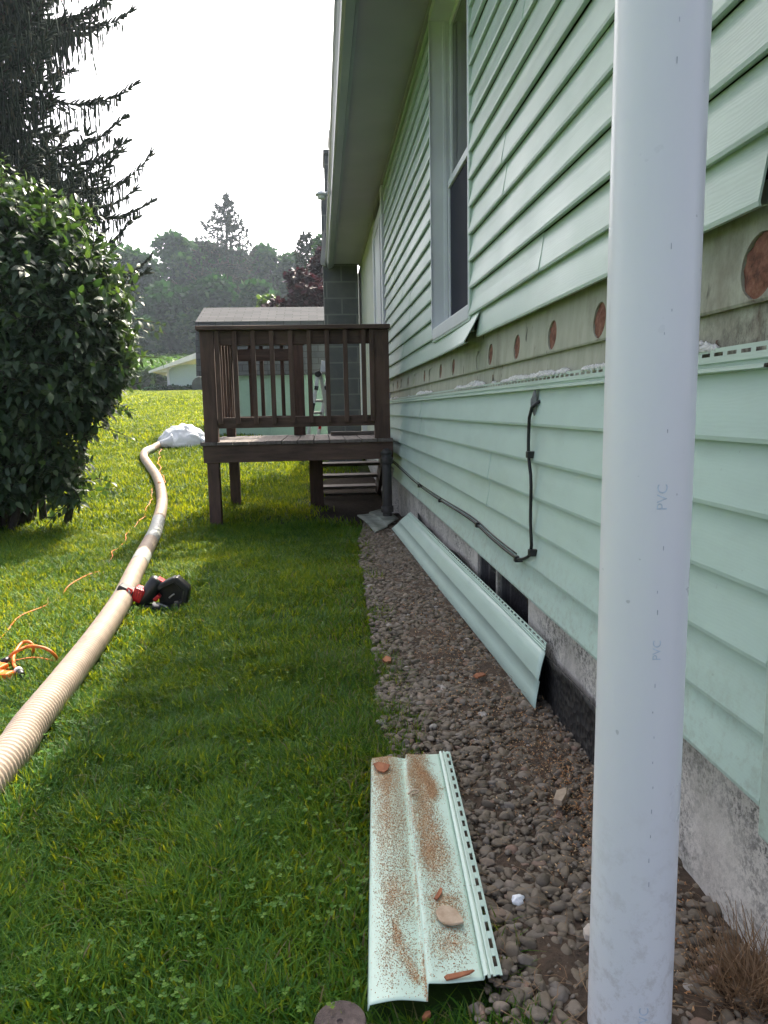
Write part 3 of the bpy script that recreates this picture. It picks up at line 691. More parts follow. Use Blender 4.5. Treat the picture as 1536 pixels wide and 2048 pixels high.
# ================================================================== WHITE PIPE in the foreground
pipe = thing('pvc_pipe', 'tall white plastic pipe with faint blue print standing in front of the house corner', 'pipe', (.45, 1.0, 0))
pc = Vector((.45, 1.0, 0)); pr = .062; LX, LY_ = .018, .030     # the pipe leans slightly
mb = MB(); mb.lathe((pc.x, pc.y, 0), [(pr*.97,-.02),(pr,.004),(pr,.6),(pr,1.6),(pr,2.5),(pr,3.203)], 96); mb.v = [(x_+LX*z_, y_+LY_*z_, z_) for x_, y_, z_ in mb.v]
o = mb.build('tube', MT['pvc'], pipe, smooth=True, bevel=0)
def wrap_text(txt, zc, size, ang, name='print'):
    cu = bpy.data.curves.new('t', 'FONT'); cu.body = txt; cu.size = size; cu.align_x = 'LEFT'; cu.resolution_u = 3
    ob = bpy.data.objects.new('t', cu); col.objects.link(ob); dg = bpy.context.evaluated_depsgraph_get()
    me = bpy.data.meshes.new_from_object(ob.evaluated_get(dg)); bpy.data.objects.remove(ob)
    for v in me.vertices:                      # reads upward along the pipe
        a = ang-(v.co.y-size*.35)/pr*-1.0*-1.0
        rr = pr+.0006
        z = zc+v.co.x
        v.co = (pc.x+LX*z+rr*math.cos(a), pc.y+LY_*z+rr*math.sin(a), z)
    me.update(); return link(name, me, MT['ink'], pipe)
MT['ink'] = simple('faded_blue_ink', (.55, .63, .72, 1), .5, .12, 160)
MT['ink2'] = simple('dark_ink', (.42, .44, .50, 1), .5, .3, 60)
pa = math.atan2(-1.0, -.45)+.33
wrap_text('PVC', .075, .020, pa); wrap_text('PVC', .845, .020, pa); wrap_text('PVC', .635, .016, pa)
mb = MB()
for z in list(np.arange(.30, .60, .037))+[.70, .73, .79, .95, 1.08, 1.11, 1.19, 1.42, 1.47, 1.62, 1.66, 1.68]:
    if random.random() < .8:
        h = .002+.007*random.random(); a = pa+.03*random.gauss(0, 1); w = .008
        pts = [(pc.x+LX*z+(pr+.0007)*math.cos(a+s*w), pc.y+LY_*z+(pr+.0007)*math.sin(a+s*w), z+t*h) for s, t in ((-1,0),(1,0),(1,1),(-1,1))]
        MB().add(pts, [(0,1,2,3)]).build('print', MT['ink2'], pipe, fix=False)

# ================================================================== CABLE on the wall
cab = thing('wall_cable', 'black cable clipped down the mint siding from a sealed hole and away towards the deck', 'cable', (.685, 2.37, .5))
cp = [onX(u, v, .672) for u, v in [(1068,803),(1062,818),(1058,850),(1057,910),(1062,960),(1061,1040),(1063,1095),(1060,1110),(1045,1118),(1031,1115),(985,1078),(940,1038),(880,1000),(837,970),(800,937),(783,922)]]
cp[0].x = .69
MB().tube(spline(cp, 140), [.0054]*70+[.0042]*70, 8).build('cord', MT['blackcable'], cab, smooth=True)
MB().tube([p+Vector((.006, 0, .012)) for p in spline(cp[9:], 60)], .0035, 6).build('cord', MT['blackcable'], cab, smooth=True)
for u, v in ((1059,910),(1063,1106),(1034,1118),(880,1001),(838,972),(955,1050)):
    c = onX(u, v, .672); MB().box(c.x-.010, c.y-.012, c.z-.010, c.x+.02, c.y+.012, c.z+.012).build('clip', MT['black'], cab, bevel=.003)
c = onX(1068, 806, .684)
mb = MB(); mb.lathe((0,0,0), [(.026,0),(.024,.004),(.012,.010),(.008,.014)], 18)
mb.v = [(c.x-z_+.004, c.y+x_*.8, c.z+y_*1.7) for x_, y_, z_ in mb.v]
mb.build('sealant', simple('grey_sealant', (.20,.21,.21,1), .8, .3, 40, .6), cab, smooth=True)

# ================================================================== GUTTER LIGHT and WHITE DOWNSPOUT
gl = thing('gutter_light', 'small round pale lamp hanging off the outside of the gutter', 'lamp', (.085, 8.1, 3.18))
mb = MB(); mb.lathe((.085, 8.1, 3.20), [(.040,-.035),(.045,-.005),(.066,0),(.066,.014),(.045,.02),(.042,.034),(.02,.038)], 24); mb.build('shade', MT['white'], gl, smooth=True, bevel=.002)
mb = MB(); mb.beam((.10, 8.1, 3.22), (.155, 8.1, 3.235), .03, .012); mb.build('bracket', MT['alu'], gl)
mb = MB(); mb.beam((.625, 10.6, .62), (.625, 10.6, 1.95), .07, .055, (0,1,0)); mb.beam((.625, 10.6, .62), (.50, 10.45, .36), .07, .055, (0,1,0)); mb.beam((.625,10.6,1.95),(.66,10.6,2.1),.07,.055,(0,1,0))
tagit(mb.build('downspout', MT['white'], bevel=.005), 'white downspout with a kicked-out foot on the cream wall past the door', 'downspout')

# ================================================================== SIDING PANELS ON THE GROUND
def panel_sheet(name, fn, L, label, mat, parent=None, nl=40, hem=True, dust=None, slots=True, pitch=.05):
    """two-course vinyl panel; fn(s, t) maps s along and t across (with height) into the world"""
    root = thing(name, label, 'siding panel', tuple(fn(.5, .12, 0)))
    prof = [(0, .002), (.004, .012), (.055, .010), (.112, .003), (.114, .015), (.118, .017), (.175, .012), (.222, .004)]
    V = []; D = []
    ss = np.linspace(0, 1, nl+1)
    for s in ss:
        for t, h in prof:
            ex = 0
            V.append(tuple(fn(s, t, h))); D.append(dust(s, t) if dust else 0)
    n = len(prof); Q = [(i*n+j, i*n+j+1, (i+1)*n+j+1, (i+1)*n+j) for i in range(nl) for j in range(n-1)]
    if dust:
        # finer sheet so that the dust mask resolves
        V = []; D = []; T = np.concatenate([np.linspace(0, .004, 2), np.linspace(.01, .112, 12), [.114], np.linspace(.118, .222, 14)]); hh = np.interp(T, [p[0] for p in prof], [p[1] for p in prof])
        for s in ss:
            for t, h in zip(T, hh): V.append(tuple(fn(s, t, h))); D.append(dust(s, t))
        n = len(T); Q = [(i*n+j, i*n+j+1, (i+1)*n+j+1, (i+1)*n+j) for i in range(nl) for j in range(n-1)]
    me = np_mesh('panel_face', V, Q, attr=D, aname='dust'); o = link('panel_face', me, mat, root)
    so_m = o.modifiers.new('thickness', 'SOLIDIFY'); so_m.thickness = .0016; so_m.offset = -1
    if hem:
        mb = MB()
        mb.sheet([[fn(s, .2225, .004), fn(s, .2235, .011), fn(s, .230, .012), fn(s, .231, .005), fn(s, .2345, .005), fn(s, .2355, .010), fn(s, .240, .010), fn(s, .241, .006), fn(s, .246, .006)] for s in ss])
        mb.sheet([[fn(s, .2535, .0055), fn(s, .259, .005)] for s in ss])
        k = 0; stp = pitch/L
        while k*stp < 1:
            a = k*stp; b = min(1, a+stp*.42)
            mb.add([fn(a, .246, .006), fn(b, .246, .006), fn(b, .2535, .0055), fn(a, .2535, .0055)], [(0,1,2,3)]); k += 1
        h_ = mb.build('nail_hem', MT['loose'], root, fix=False); m2 = h_.modifiers.new('thickness', 'SOLIDIFY'); m2.thickness = .0014; m2.offset = -1
    return root
def quadmap(n0, n1, f0, f1, wid, zs=None):
    n0, n1, f0, f1 = map(Vector, (n0, n1, f0, f1))
    def fn(s, t, h):
        a = n0.lerp(f0, s); b = n1.lerp(f1, s); d = b-a; al = (f0-n0).normalized(); nrm = d.cross(al)
        if nrm.z < 0: nrm = -nrm
        nrm.normalize()
        p = a+d*(t/wid)+nrm*h
        if zs: p.z += zs(s, t)
        return p
    return fn
A0, A1 = onZ(735, 2030, .03), onZ(1010, 1985, .035); B0, B1 = onZ(742, 1526, .03), onZ(900, 1509, .035)
def front_fn(s, t, h):
    base = quadmap(A0, A1, B0, B1, .259, lambda s, t: .006*math.sin(2.2*s+1)+.004*math.sin(t*30))(s, t, h)
    d = (Vector(B0)-Vector(A0)).normalized()
    if t > .113: base -= d*(-.022*(1-s))*1.0+d*(-.012*s)*0
    return base
def dust_fn(s, t):
    n = float(vnoise(s*9, t*40, 1.0, 31)); n2 = float(vnoise(s*22, t*90, 1.0, 33))
    if t < .113:
        c = .055-.012*s+.02*(1-s); d = math.exp(-((t-c-.002)/(.044))**4); d *= np.interp(s, [0, .04, .12, .2, .3, .45, .7, 1], [0, .15, .45, .25, .5, .45, .55, .75])
        if s < .22 and t > .05: d = max(d*.4, .8*math.exp(-((t-(.105-s*.28))/.016)**2)*float(sstep(.02, .06, s)))
        if t > .1: d = d*.5+.8*math.exp(-((t-.112)/.004)**2)*n
    else:
        c = .163-.02*s+.01*math.sin(s*6); d = math.exp(-((t-c)/.040)**4)*np.interp(s, [0, .06, .1, .16, .22, .26, .28, .34, .42, .6, .8, 1], [0, .1, .55, .35, .7, .7, .25, .35, .75, .7, .75, .8])
        d = max(d, 1.15*math.exp(-((t-(.178-.25*max(0, s-.80)))/.020)**2)*float(sstep(.66, .76, s)))
    return float(np.clip(d**.75*(.62+.5*n)*(.85+.3*n2)*.86, 0, 1.05))
panel_sheet('siding_panel', front_fn, .89, 'short mint siding panel sprinkled with orange sawdust lying on grass and gravel', MT['dusty'], nl=110, dust=dust_fn, pitch=.046)
# the long one leaning on the foundation
lf = {'n0': onX(1072,1421,.655), 'n1': Vector((.700, 2.235, .238)), 'f0': Vector((.545, 5.85, .03)), 'f1': Vector((.662, 5.56, .205))}
ed = lambda s: .012*math.sin(s*5+1)
q0 = quadmap(lf['n0'], lf['n1'], lf['f0'], lf['f1'], .259)
def lean_fn(s, t, h):
    p = q0(s, t, h*.33); k = math.exp(-s*9)
    bow = .005*math.sin(math.pi*min(1, t/.222))*(.3+.9*k)
    p.x -= bow*.6; p.z -= bow*.35*(1 if t < .2 else .6)
    p.z += .002*math.sin(s*9)
    return p
panel_sheet('siding_panel', lean_fn, 3.6, 'long mint siding panel leaning along the foundation above the gravel', MT['loose'], nl=70, pitch=.05)
qa, qb, qc, qd = onZ(750,1070,.02), onZ(798,1040,.05), onZ(714,1033,.03), onZ(761,1019,.05)
q1 = quadmap(qa, qb, qc, qd, .225)
def bent_fn(s, t, h):
    p = q1(s, t, h); p.z += .05*(t/.225-.5)**2+.012*math.sin(s*4); return p
panel_sheet('siding_panel', bent_fn, .45, 'bent dirty offcut of siding lying on the gravel by the deck', simple('dirty_vinyl', (.27,.29,.24,1), .6, .3, 9, .1), nl=14, hem=False)

# black dimpled membrane standing against the foundation
rows = []
for y in np.linspace(1.42, 5.5, 120):
    top = .20+.015*math.sin(y*2.3)+.01*math.sin(y*7); rw = []
    for t in np.linspace(0, 1, 9):
        z = -.02+t*(top+.02); x = xf-.012-.012*(1-t)-.014*max(0, t-.75)*4*float(sstep(0, 1, 1+.6*math.sin(y*3.1)))
        rw.append((x, y, z))
    rows.append(rw)
o = MB().sheet(rows).build('drainage_membrane', MT['membrane'], smooth=True, fix=False)
m_ = o.modifiers.new('thickness', 'SOLIDIFY'); m_.thickness = .004
tagit(o, 'black dimpled drainage membrane standing against the foundation behind the leaning panel', 'membrane')

# ================================================================== HOSE
HR = .051
hp_px = [(-120,1700),(0,1537),(60,1455),(130,1365),(200,1270),(245,1200),(268,1150),(290,1105),(312,1060),(324,1010),(321,975),(311,950),(297,930),(288,915),(291,904),(306,897),(326,887)]
hp = [onT(u, v, HR) for u, v in hp_px]
hose = thing('vacuum_hose', 'fat tan ribbed hose snaking across the lawn to the white bag', 'hose', tuple(hp[3]))
path = spline([(-1.9,-2.2,HR),(-1.25,-.9,HR),(-.98,.3,HR),(-.90,1.2,HR)]+[tuple(p) for p in hp[1:]], 4000)
for i, p in enumerate(path): path[i][2] = float(zt(p[0], p[1]))+HR*.98+.006
Ls = np.concatenate([[0], np.cumsum(np.linalg.norm(np.diff(path, axis=0), axis=1))])
rad = HR*(1+.06*np.sin(Ls/.0195*2*math.pi))
def near_s(u, v): p = np.array(onT(u, v, HR)); return int(np.argmin(np.linalg.norm(path-p, axis=1)))
MB().tube(path, rad, 18).build('tube', MT['hose'], hose, smooth=True, fix=False)
for (u0, v0), (u1, v1) in (((299,1085),(319,1042)), ((277,1130),(286,1112)), ((291,906),(304,898))):
    a, b = sorted((near_s(u0, v0), near_s(u1, v1)))
    if b-a < 6: b = a+6
    seg = path[a:b:4]; rr = [HR*1.06*(1+.012*math.sin(i*1.9)) for i in range(len(seg))]
    o = MB().tube(seg, rr, 18).build('tape', MT['tape'], hose, smooth=True)
# white bag of old insulation
bc = onT(364, 893)
bag = thing('plastic_bag', 'bulging white plastic bag tied to the far end of the hose', 'bag', tuple(bc))
V = []; FB = []; nu, nv = 72, 40; bs = bc.y/F
for i in range(nv+1):
    ph = math.pi*i/nv
    for j in range(nu):
        th = 2*math.pi*j/nu; d = Vector((math.sin(ph)*math.cos(th), math.sin(ph)*math.sin(th), math.cos(ph)))
        wr = .10*float(vnoise(d.x*3+5, d.y*3+d.z*4+5, 1.6, 41))+.06*float(vnoise(d.x*9+d.z*4+9, d.y*9+9, 1.5, 42))+.03*math.sin(14*d.x+9*d.z+3*math.sin(5*d.y))
        k = 1-.10+wr
        x = d.x*46*bs*k*(1+.12*(1-d.z)); y_ = d.y*.34*k; z = max(-.1, d.z)*44*bs*k
        x += .10*bs*d.z*46
        V.append((bc.x+x, bc.y+.05+y_, bc.z+z+.035*(d.z < 0)))
for i in range(nv):
    for j in range(nu): FB.append((i*nu+j, i*nu+(j+1)%nu, (i+1)*nu+(j+1)%nu, (i+1)*nu+j))
MB().add(V, FB).build('sack', MT['bag'], bag, smooth=True)
nk = [onT(345, 884, .10), onT(332, 885, .10), onT(322, 888, .07)]
MB().tube(spline([tuple(p) for p in nk], 14), [.13,.12,.10,.09,.08,.07,.06,.058,.057,.056,.056,.056,.056,.056], 16).build('neck', MT['bag'], bag, smooth=True)
MB().tube(spline([tuple(onT(352,872,.12)), tuple(onT(335,874,.1)), tuple(onT(322,886,.06))], 20), .012, 8).build('tie', MT['hose'], bag, smooth=True)
mb = MB(); tl = onT(412, 888, .05); mb.tube(spline([(bc.x+.30, bc.y, bc.z+.10), (tl.x, tl.y, tl.z+.05), (tl.x+.06, tl.y, tl.z)], 10), [.09,.08,.07,.05,.04,.03,.025,.03,.04,.03], 10); mb.build('tail', MT['bag'], bag, smooth=True)

# ================================================================== POWER TOOL
TY = 3.80; T = lambda u, v, dy=0: onY(u, v, TY+dy)
tool = thing('power_tool', 'red and black cordless power tool lying on the grass against the hose', 'power tool', tuple(onZ(305, 1215)))
ps = TY/F
mb = MB(); mb.beam(T(236,1177), T(270,1192), .075, 26*ps, (0,0,1)); mb.build('battery', simple('battery_plastic', (.035,.032,.032,1), .5, .2, 20), tool, bevel=.012)
bt = tool.children[-1]
mb = MB(); mb.beam(T(252,1182,-.040), T(263,1187,-.040), .004, 17*ps); lb = mb.build('label', MT['red'], bt)
mb = MB()
for (u0, v0, u1, v1) in ((257,1179,260,1184),(260,1184,256,1184),(256,1184,261,1190)): mb.beam(T(u0,v0,-.043), T(u1,v1,-.043), .002, 2.2*ps)
mb.build('emblem', MT['foam'], bt)
MB().beam(T(268,1184), T(290,1192), .078, 29*ps).build('housing', MT['red'], tool, bevel=.010)
mb = MB()
for k in range(4): mb.beam(T(272+k*4.5,1173+k*1.9,-.0395), T(268+k*4.5,1192+k*1.9,-.0395), .003, 1.2*ps)
mb.build('rib', simple('dark_red', (.30,.008,.012,1), .45), tool)
mb = MB(); mb.tube([T(284,1212), T(288,1203), T(312,1166), T(316,1159), T(318,1157)], [14*ps,16*ps,16*ps,14*ps,8*ps], 20); mb.build('motor', MT['black'], tool, smooth=True)
MB().beam(T(314,1158,.01), T(328,1166,.01), .06, 10*ps).build('switch', MT['red'], tool, bevel=.006)
mb = MB()
for (u0, v0, u1, v1, w) in ((316,1174,354,1157,13),(350,1155,377,1179,14),(375,1174,369,1206,13),(372,1200,350,1212,12)): mb.beam(T(u0,v0), T(u1,v1), .07, w*ps)
mb.build('handle', MT['black'], tool, bevel=.009)
mb = MB(); mb.poly([T(318,1176,.03), T(352,1160,.03), T(372,1180,.03), T(366,1205,.03), T(318,1212,.03)], (0,.03,0)); mb.build('guard', MT['black'], tool, bevel=.006)
MB().beam(T(286,1212), T(350,1217), .09, 11*ps).build('base', MT['black'], tool, bevel=.006)
MB().beam(T(312,1205,-.02), T(336,1214,-.02), .012, 3*ps).build('bar', MT['steel'], tool, bevel=.002)
MB().beam(T(309,1200,-.01), T(320,1190,-.01), .04, 8*ps).build('trigger', MT['red'], tool, bevel=.004)
mb = MB(); mb.tube([T(354,1203,-.03), T(352,1220,-.03)], 5.5*ps, 14); mb.build('chuck', simple('grey_rubber', (.10,.095,.09,1), .6, .3, 30), tool, smooth=True, bevel=.002)
mb = MB(); mb.tube(spline([tuple(T(*p)) for p in ((338,1196),(345,1190),(349,1188))], 8), 1.6*ps, 8); mb.build('hook', MT['steel'], tool, smooth=True)

# ================================================================== EXTENSION CORD
cord = thing('extension_cord', 'orange extension cord looping on the grass with an orange connector at the lawn edge', 'cord', tuple(onZ(30, 1335)))
l1 = [onZ(u, v, z) for u, v, z in ((16,1318,.05),(26,1307,.07),(39,1300,.085),(52,1294,.09),(65,1292,.095),(80,1294,.09),(93,1298,.08),(104,1305,.065),(112,1314,.04),(114,1323,.01))]
l2 = [onZ(u, v, z) for u, v, z in ((66,1310,.01),(67,1298,.05),(64,1288,.07),(55,1283,.08),(46,1285,.075),(39,1291,.07),(32,1302,.06),(27,1315,.045),(28,1330,.04),(36,1341,.035))]
for L in (l1, l2): MB().tube(spline([tuple(p) for p in L], 60), .0062, 10).build('cord', MT['orange'], cord, smooth=True)
tr = [onT(u, v, .018) for u, v in ((114,1325),(60,1322),(0,1330),(-40,1300),(0,1277),(15,1264),(45,1236),(62,1225),(85,1212),(118,1190),(165,1160),(205,1135),(222,1118),(230,1105),(257,1066),(275,1045),(290,1030),(304,990),(309,972))]
ovr = [onT(u, v, HR*2+.012) for u, v in ((313,965),(318,963),(324,966))]
tr2 = [onT(u, v, .03) for u, v in ((328,962),(322,945),(317,925),(321,905),(322,897))]
pts = spline([tuple(p) for p in tr+ovr+tr2], 500)
wob = np.array([.012*math.sin(i*.13)+.006*math.sin(i*.37) for i in range(len(pts))])[:, None]; pts = pts+wob*np.array([1, .4, 0])
pts[:, 2] += .012*np.sin(np.arange(len(pts))*.16)+.002
MB().tube(pts, .0034, 8).build('cord', MT['orange'], cord, smooth=True)
mb = MB(); mb.tube([onZ(-2,1331,.035), onZ(4,1326,.04), onZ(12,1321,.05), onZ(19,1315,.052)], [.017,.015,.013,.0085], 12)
for k in range(5):
    p = Vector(onZ(-1,1329,.037)).lerp(onZ(19,1315,.052), k/5); q = Vector(onZ(-1,1329,.037)).lerp(onZ(19,1315,.052), k/5+.07); mb.tube([p, q], .0165-.0015*k, 12)
mb.build('strain_relief', MT['black'], cord, smooth=True, bevel=.001)
mb = MB(); mb.beam(onZ(-30,1352,.03), onZ(9,1332,.04), .055, .035); mb.beam(onZ(-14,1352,.025), onZ(22,1352,.03), .045, .032); mb.beam(onZ(-20,1358,.025), onZ(0,1346,.03), .06, .035)
mb.build('connector', MT['orange_dark'], cord, bevel=.007)
mb = MB(); mb.tube([onZ(34,1338,.036), onZ(40,1346,.03), onZ(43,1351,.025)], [.012,.014,.014], 12); mb.build('plug', MT['black'], cord, smooth=True, bevel=.002)
mb = MB(); mb.tube([onZ(36,1341.5,.0345), onZ(37.5,1343.5,.033)], [.0165,.0165], 14); mb.build('ring', MT['foam'], cord, smooth=True)

# ================================================================== SHED
SY = 14.5; sx0, sx1 = -2.21, .55; SD = 2.6
shed = thing('garden_shed', 'mint garden shed with a grey shingled gambrel roof behind the deck', 'shed', ((sx0+sx1)/2, SY, .45))
mb = MB(); mb.box(sx0+.03, SY+.02, .25, sx1, SY+.05, 1.78); mb.box(sx0+.03, SY+.05, .25, sx0+.06, SY+SD, 1.78); mb.box(sx1-.03, SY+.05, .25, sx1, SY+SD, 1.78)
mb.poly([(sx0+.035, SY+.0, 1.74), (sx0+.035, SY+.15, 2.66), (sx0+.035, SY+1.30, 3.06), (sx0+.035, SY+2.45, 2.66), (sx0+.035, SY+2.6, 1.74)], (.03,0,0))
t_ = siding_mat('shed_siding', (.27,.39,.33,1), .1, .1); mb.build('wall', t_, shed)
for i in range(1): 
    mb = MB(); mb.box(sx0-.01, SY-.005, .25, sx0+.10, SY+.018, 1.75); mb.box(sx0-.01, SY+.018, .25, sx0+.028, SY+.1, 1.75); mb.build('corner_trim', MT['white'], shed, bevel=.003)
mb = MB()
for i in range(4): mb.box(sx0+.62+i*.62, SY+.004, .3, sx0+.645+i*.62, SY+.018, 1.74)
mb.build('batten', t_, shed)
mb = MB(); xl, xr = sx0-.09, sx1+.09
def slab(p, q, t=.03):
    mb.poly([(xl, p[0], p[1]), (xl, q[0], q[1]), (xl, q[0], q[1]+t), (xl, p[0], p[1]+t)], (xr-xl, 0, 0))
slab((SY-.10, 1.66), (SY+.12, 2.645)); slab((SY+.115, 2.66), (SY+1.30, 3.075)); slab((SY+1.30, 3.075), (SY+2.485, 2.66)); slab((SY+2.48, 2.645), (SY+2.7, 1.66))
mb.build('roof', MT['shingle'], shed)

# small building out by the corn
OY = 57; pz = lambda u, v: onY(u, v, OY)
outb = thing('outbuilding', 'small pale green clapboard outbuilding with white trim and a low roof beside the corn field', 'outbuilding', (-10, OY, 2.6))
a, b = pz(341, 790), pz(397, 790); zb_ = 2.45
mb = MB(); zl, zr = pz(341,737).z, pz(397,716).z
for k in range(11):
    z0_ = zb_+k*.19; z1_ = z0_+.19
    xl_ = a.x; xr_ = b.x
    if z0_ > zr: break
    f = lambda z: a.x+max(0, (z-zl)/(zr-zl))*(b.x-a.x)
    x0b, x0t = f(z0_), f(z1_)
    if x0t > xr_: x0t = xr_
    mb.add([(x0b, OY-.03, z0_), (xr_, OY-.03, z0_), (xr_, OY, z1_), (x0t, OY, z1_), (x0b, OY, z0_), (xr_, OY, z0_)], [(0,1,2,3), (4,5,1,0)])
mb.box(b.x+.1, OY+.02, zb_, b.x+3.0, OY+.06, zr+.9)
mb.build('wall', siding_mat('outbuilding_siding', (.42,.54,.47,1), .1, .1), outb, fix=False)
mb = MB(); mb.box(a.x-.16, OY-.08, zb_-.2, a.x+.0, OY+4, zl+.05); mb.build('trim', MT['white'], outb); mb = MB(); mb.box(b.x, OY-.08, zb_-.3, b.x+.14, OY+.05, zr+.02); mb.build('trim', MT['white'], outb)
r0, r1 = pz(303,745), pz(400,709)
mb = MB(); mb.poly([(r0.x, OY-.9, r0.z), (r1.x+2.0, OY-.9, r1.z+(r1.z-r0.z)/(r1.x-r0.x)*2), (r1.x+2, OY-.9, r1.z+.16+(r1.z-r0.z)/(r1.x-r0.x)*2), (r0.x, OY-.9, r0.z+.05)], (0, 5.5, 0))
mb.poly([(r0.x+.05, OY-.6, r0.z-.02), (a.x-.02, OY-.6, r0.z-.02), (a.x-.02, OY-.6, zl+.12)], (0, .06, 0))
mb.build('roof', MT['white'], outb)
sl = (r1.z-r0.z)/(r1.x-r0.x)
mb = MB(); mb.poly([(r0.x, OY-.93, r0.z-.10), (a.x-.1, OY-.93, zl-.02), (r1.x+2, OY-.93, r1.z+sl*2-.42), (r1.x+2, OY-.93, r1.z+sl*2+.15), (r0.x, OY-.93, r0.z+.06)], (0, .028, 0)); mb.build('fascia', MT['white'], outb)
# leaf scatter used by low plants and trees
LQ = [(1,1,1,1)]
leafV = np.array([(0,0,0),(0,.35,-.02),(0,.72,-.07),(0,1,-.20),(-.21,.24,.04),(-.19,.58,.01),(.21,.24,.04),(.19,.58,.01)], float)
leafQ = [(4,1,2,5),(6,7,2,1)]; leafT = [(0,1,4),(5,2,3),(0,6,1),(7,3,2)]
cardV = np.array([(-.5,0,0),(.5,0,.08),(.42,1,0),(-.42,1,-.06)], float); cardQ = [(0,1,2,3)]
def ellip_pts(n, c, r, shell=.55):
    d = rng.normal(size=(n,3)); d /= np.linalg.norm(d, axis=1, keepdims=True)
    k = (shell**3+(1-shell**3)*rng.random(n))**(1/3)
    return np.array(c)+d*np.array(r)*k[:, None], d
def leaf_cloud(lobes, n, size, mat, name, parent, droop=.4, shell=.55, card=False, outw=.8, flat=False):
    vol = np.array([l[1][0]*l[1][1]+l[1][2]*l[1][0] for l in lobes]); cnt = np.maximum(1, (n*vol/vol.sum()).astype(int))
    P = []; Dd = []; Rn = []
    for (c, r), k in zip(lobes, cnt):
        p, d = ellip_pts(k, c, r, shell); P.append(p); Dd.append(d); Rn.append(np.clip(.5+.22*rng.normal(size=k)+.24*rng.normal(), 0, 1))
    P = np.concatenate(P); Dd = np.concatenate(Dd); Rn = np.concatenate(Rn)
    dirs = Dd*outw+rng.normal(size=P.shape)*.55; dirs[:, 2] -= droop
    up = (Dd*.35+np.array([.25,-.25,1.3])+rng.normal(size=P.shape)*.38) if flat else Dd*.5+np.array([0,0,1.0])+rng.normal(size=P.shape)*.5
    Mx = frames(dirs, up)*(size*(.65+.7*rng.random(len(P))))[:, None, None]
    V, Q, Tt = scatter(cardV if card else leafV, cardQ if card else leafQ, None if card else leafT, Mx, P)
    me = np_mesh(name, V, Q, Tt, attr=np.repeat(Rn, len(cardV) if card else len(leafV)))
    return link(name, me, mat, parent)
lowp = onY(350, 790, 55)
low = thing('low_shrub', 'row of low dark shrubs along the foot of the outbuilding', 'shrub', (lowp.x, 55, float(zt(lowp.x, 55))))
leaf_cloud([((x, 55.6+.3*random.random(), float(zt(x, 55))+.08), (.55, .4, .22+.10*random.random())) for x in np.linspace(onY(300,790,55).x, onY(392,790,55).x, 7)], 2600, .16, MT['farleaf'], 'foliage', low, card=True)
tp = onY(402, 787, 54)
mb = MB(); mb.tube([(tp.x, 54.0, tp.z+.55), (tp.x, 54.5, tp.z+.60)], [.62,.62], 20); mb.beam((tp.x-.6, 54.2, tp.z), (tp.x-.1, 54.2, tp.z+.6), .06, .06); mb.beam((tp.x+.2,54.2,tp.z-.1),(tp.x,54.2,tp.z+.5),.06,.06)
tagit(mb.build('tarped_barrow', simple('dark_green_tarp', (.018,.03,.026,1), .6, .3, 4), smooth=False, bevel=.02), 'dark rounded barrow standing beside the outbuilding corner', 'barrow')

# ladder behind the deck, beside the chimney
ladder = thing('folding_ladder', 'folding aluminium ladder with black hinges standing open beside the block chimney', 'ladder', (-.1, 12.3, .2))
LY = 12.3; Lp = lambda u, v, dy=0: onY(u, v, LY+dy)
for du, dy in ((0, -.12), (20, .12)):
    for (u0, v0, u1, v1) in ((604,938,622,840),(622,840,636,748)):
        MB().beam(Lp(u0+du,v0,dy), Lp(u1+du,v1,dy), .06, .045, (0,1,0)).build('rail', MT['alu'], ladder, bevel=.006)
    MB().beam(Lp(672+du,935,dy+.3), Lp(640+du,745,dy+.05), .06, .045, (0,1,0)).build('rail', MT['alu'], ladder, bevel=.006)
    mb = MB(); mb.tube([Lp(636+du,748,dy-.04), Lp(636+du,748,dy+.04)], .052, 14); mb.build('hinge', MT['black'], ladder, bevel=.004)
    mb = MB(); mb.beam(Lp(633+du,772,dy-.03), Lp(632+du,780,dy-.03), .066, .05, (0,1,0)); mb.build('clamp', MT['black'], ladder, bevel=.004)
for k in range(6):
    t = k/5.5; u = 607+(630-607)*t; v = 922+(790-922)*t; MB().beam(Lp(u,v,-.12), Lp(u+20,v,.12), .035, .04).build('rung', MT['alu'], ladder, bevel=.004)
mb = MB(); mb.beam(Lp(623,838,-.15), Lp(628,806,-.15), .045, .008, (0,1,0)); mb.build('sticker', MT['black'], ladder)
mb = MB(); mb.beam(Lp(639,858,.085), Lp(643,832,.085), .045, .008, (0,1,0)); mb.build('sticker', MT['red'], ladder)
MB().beam(Lp(648,744,0), Lp(650,722,0), .06, .12).build('tip', MT['alu'], ladder, bevel=.004)

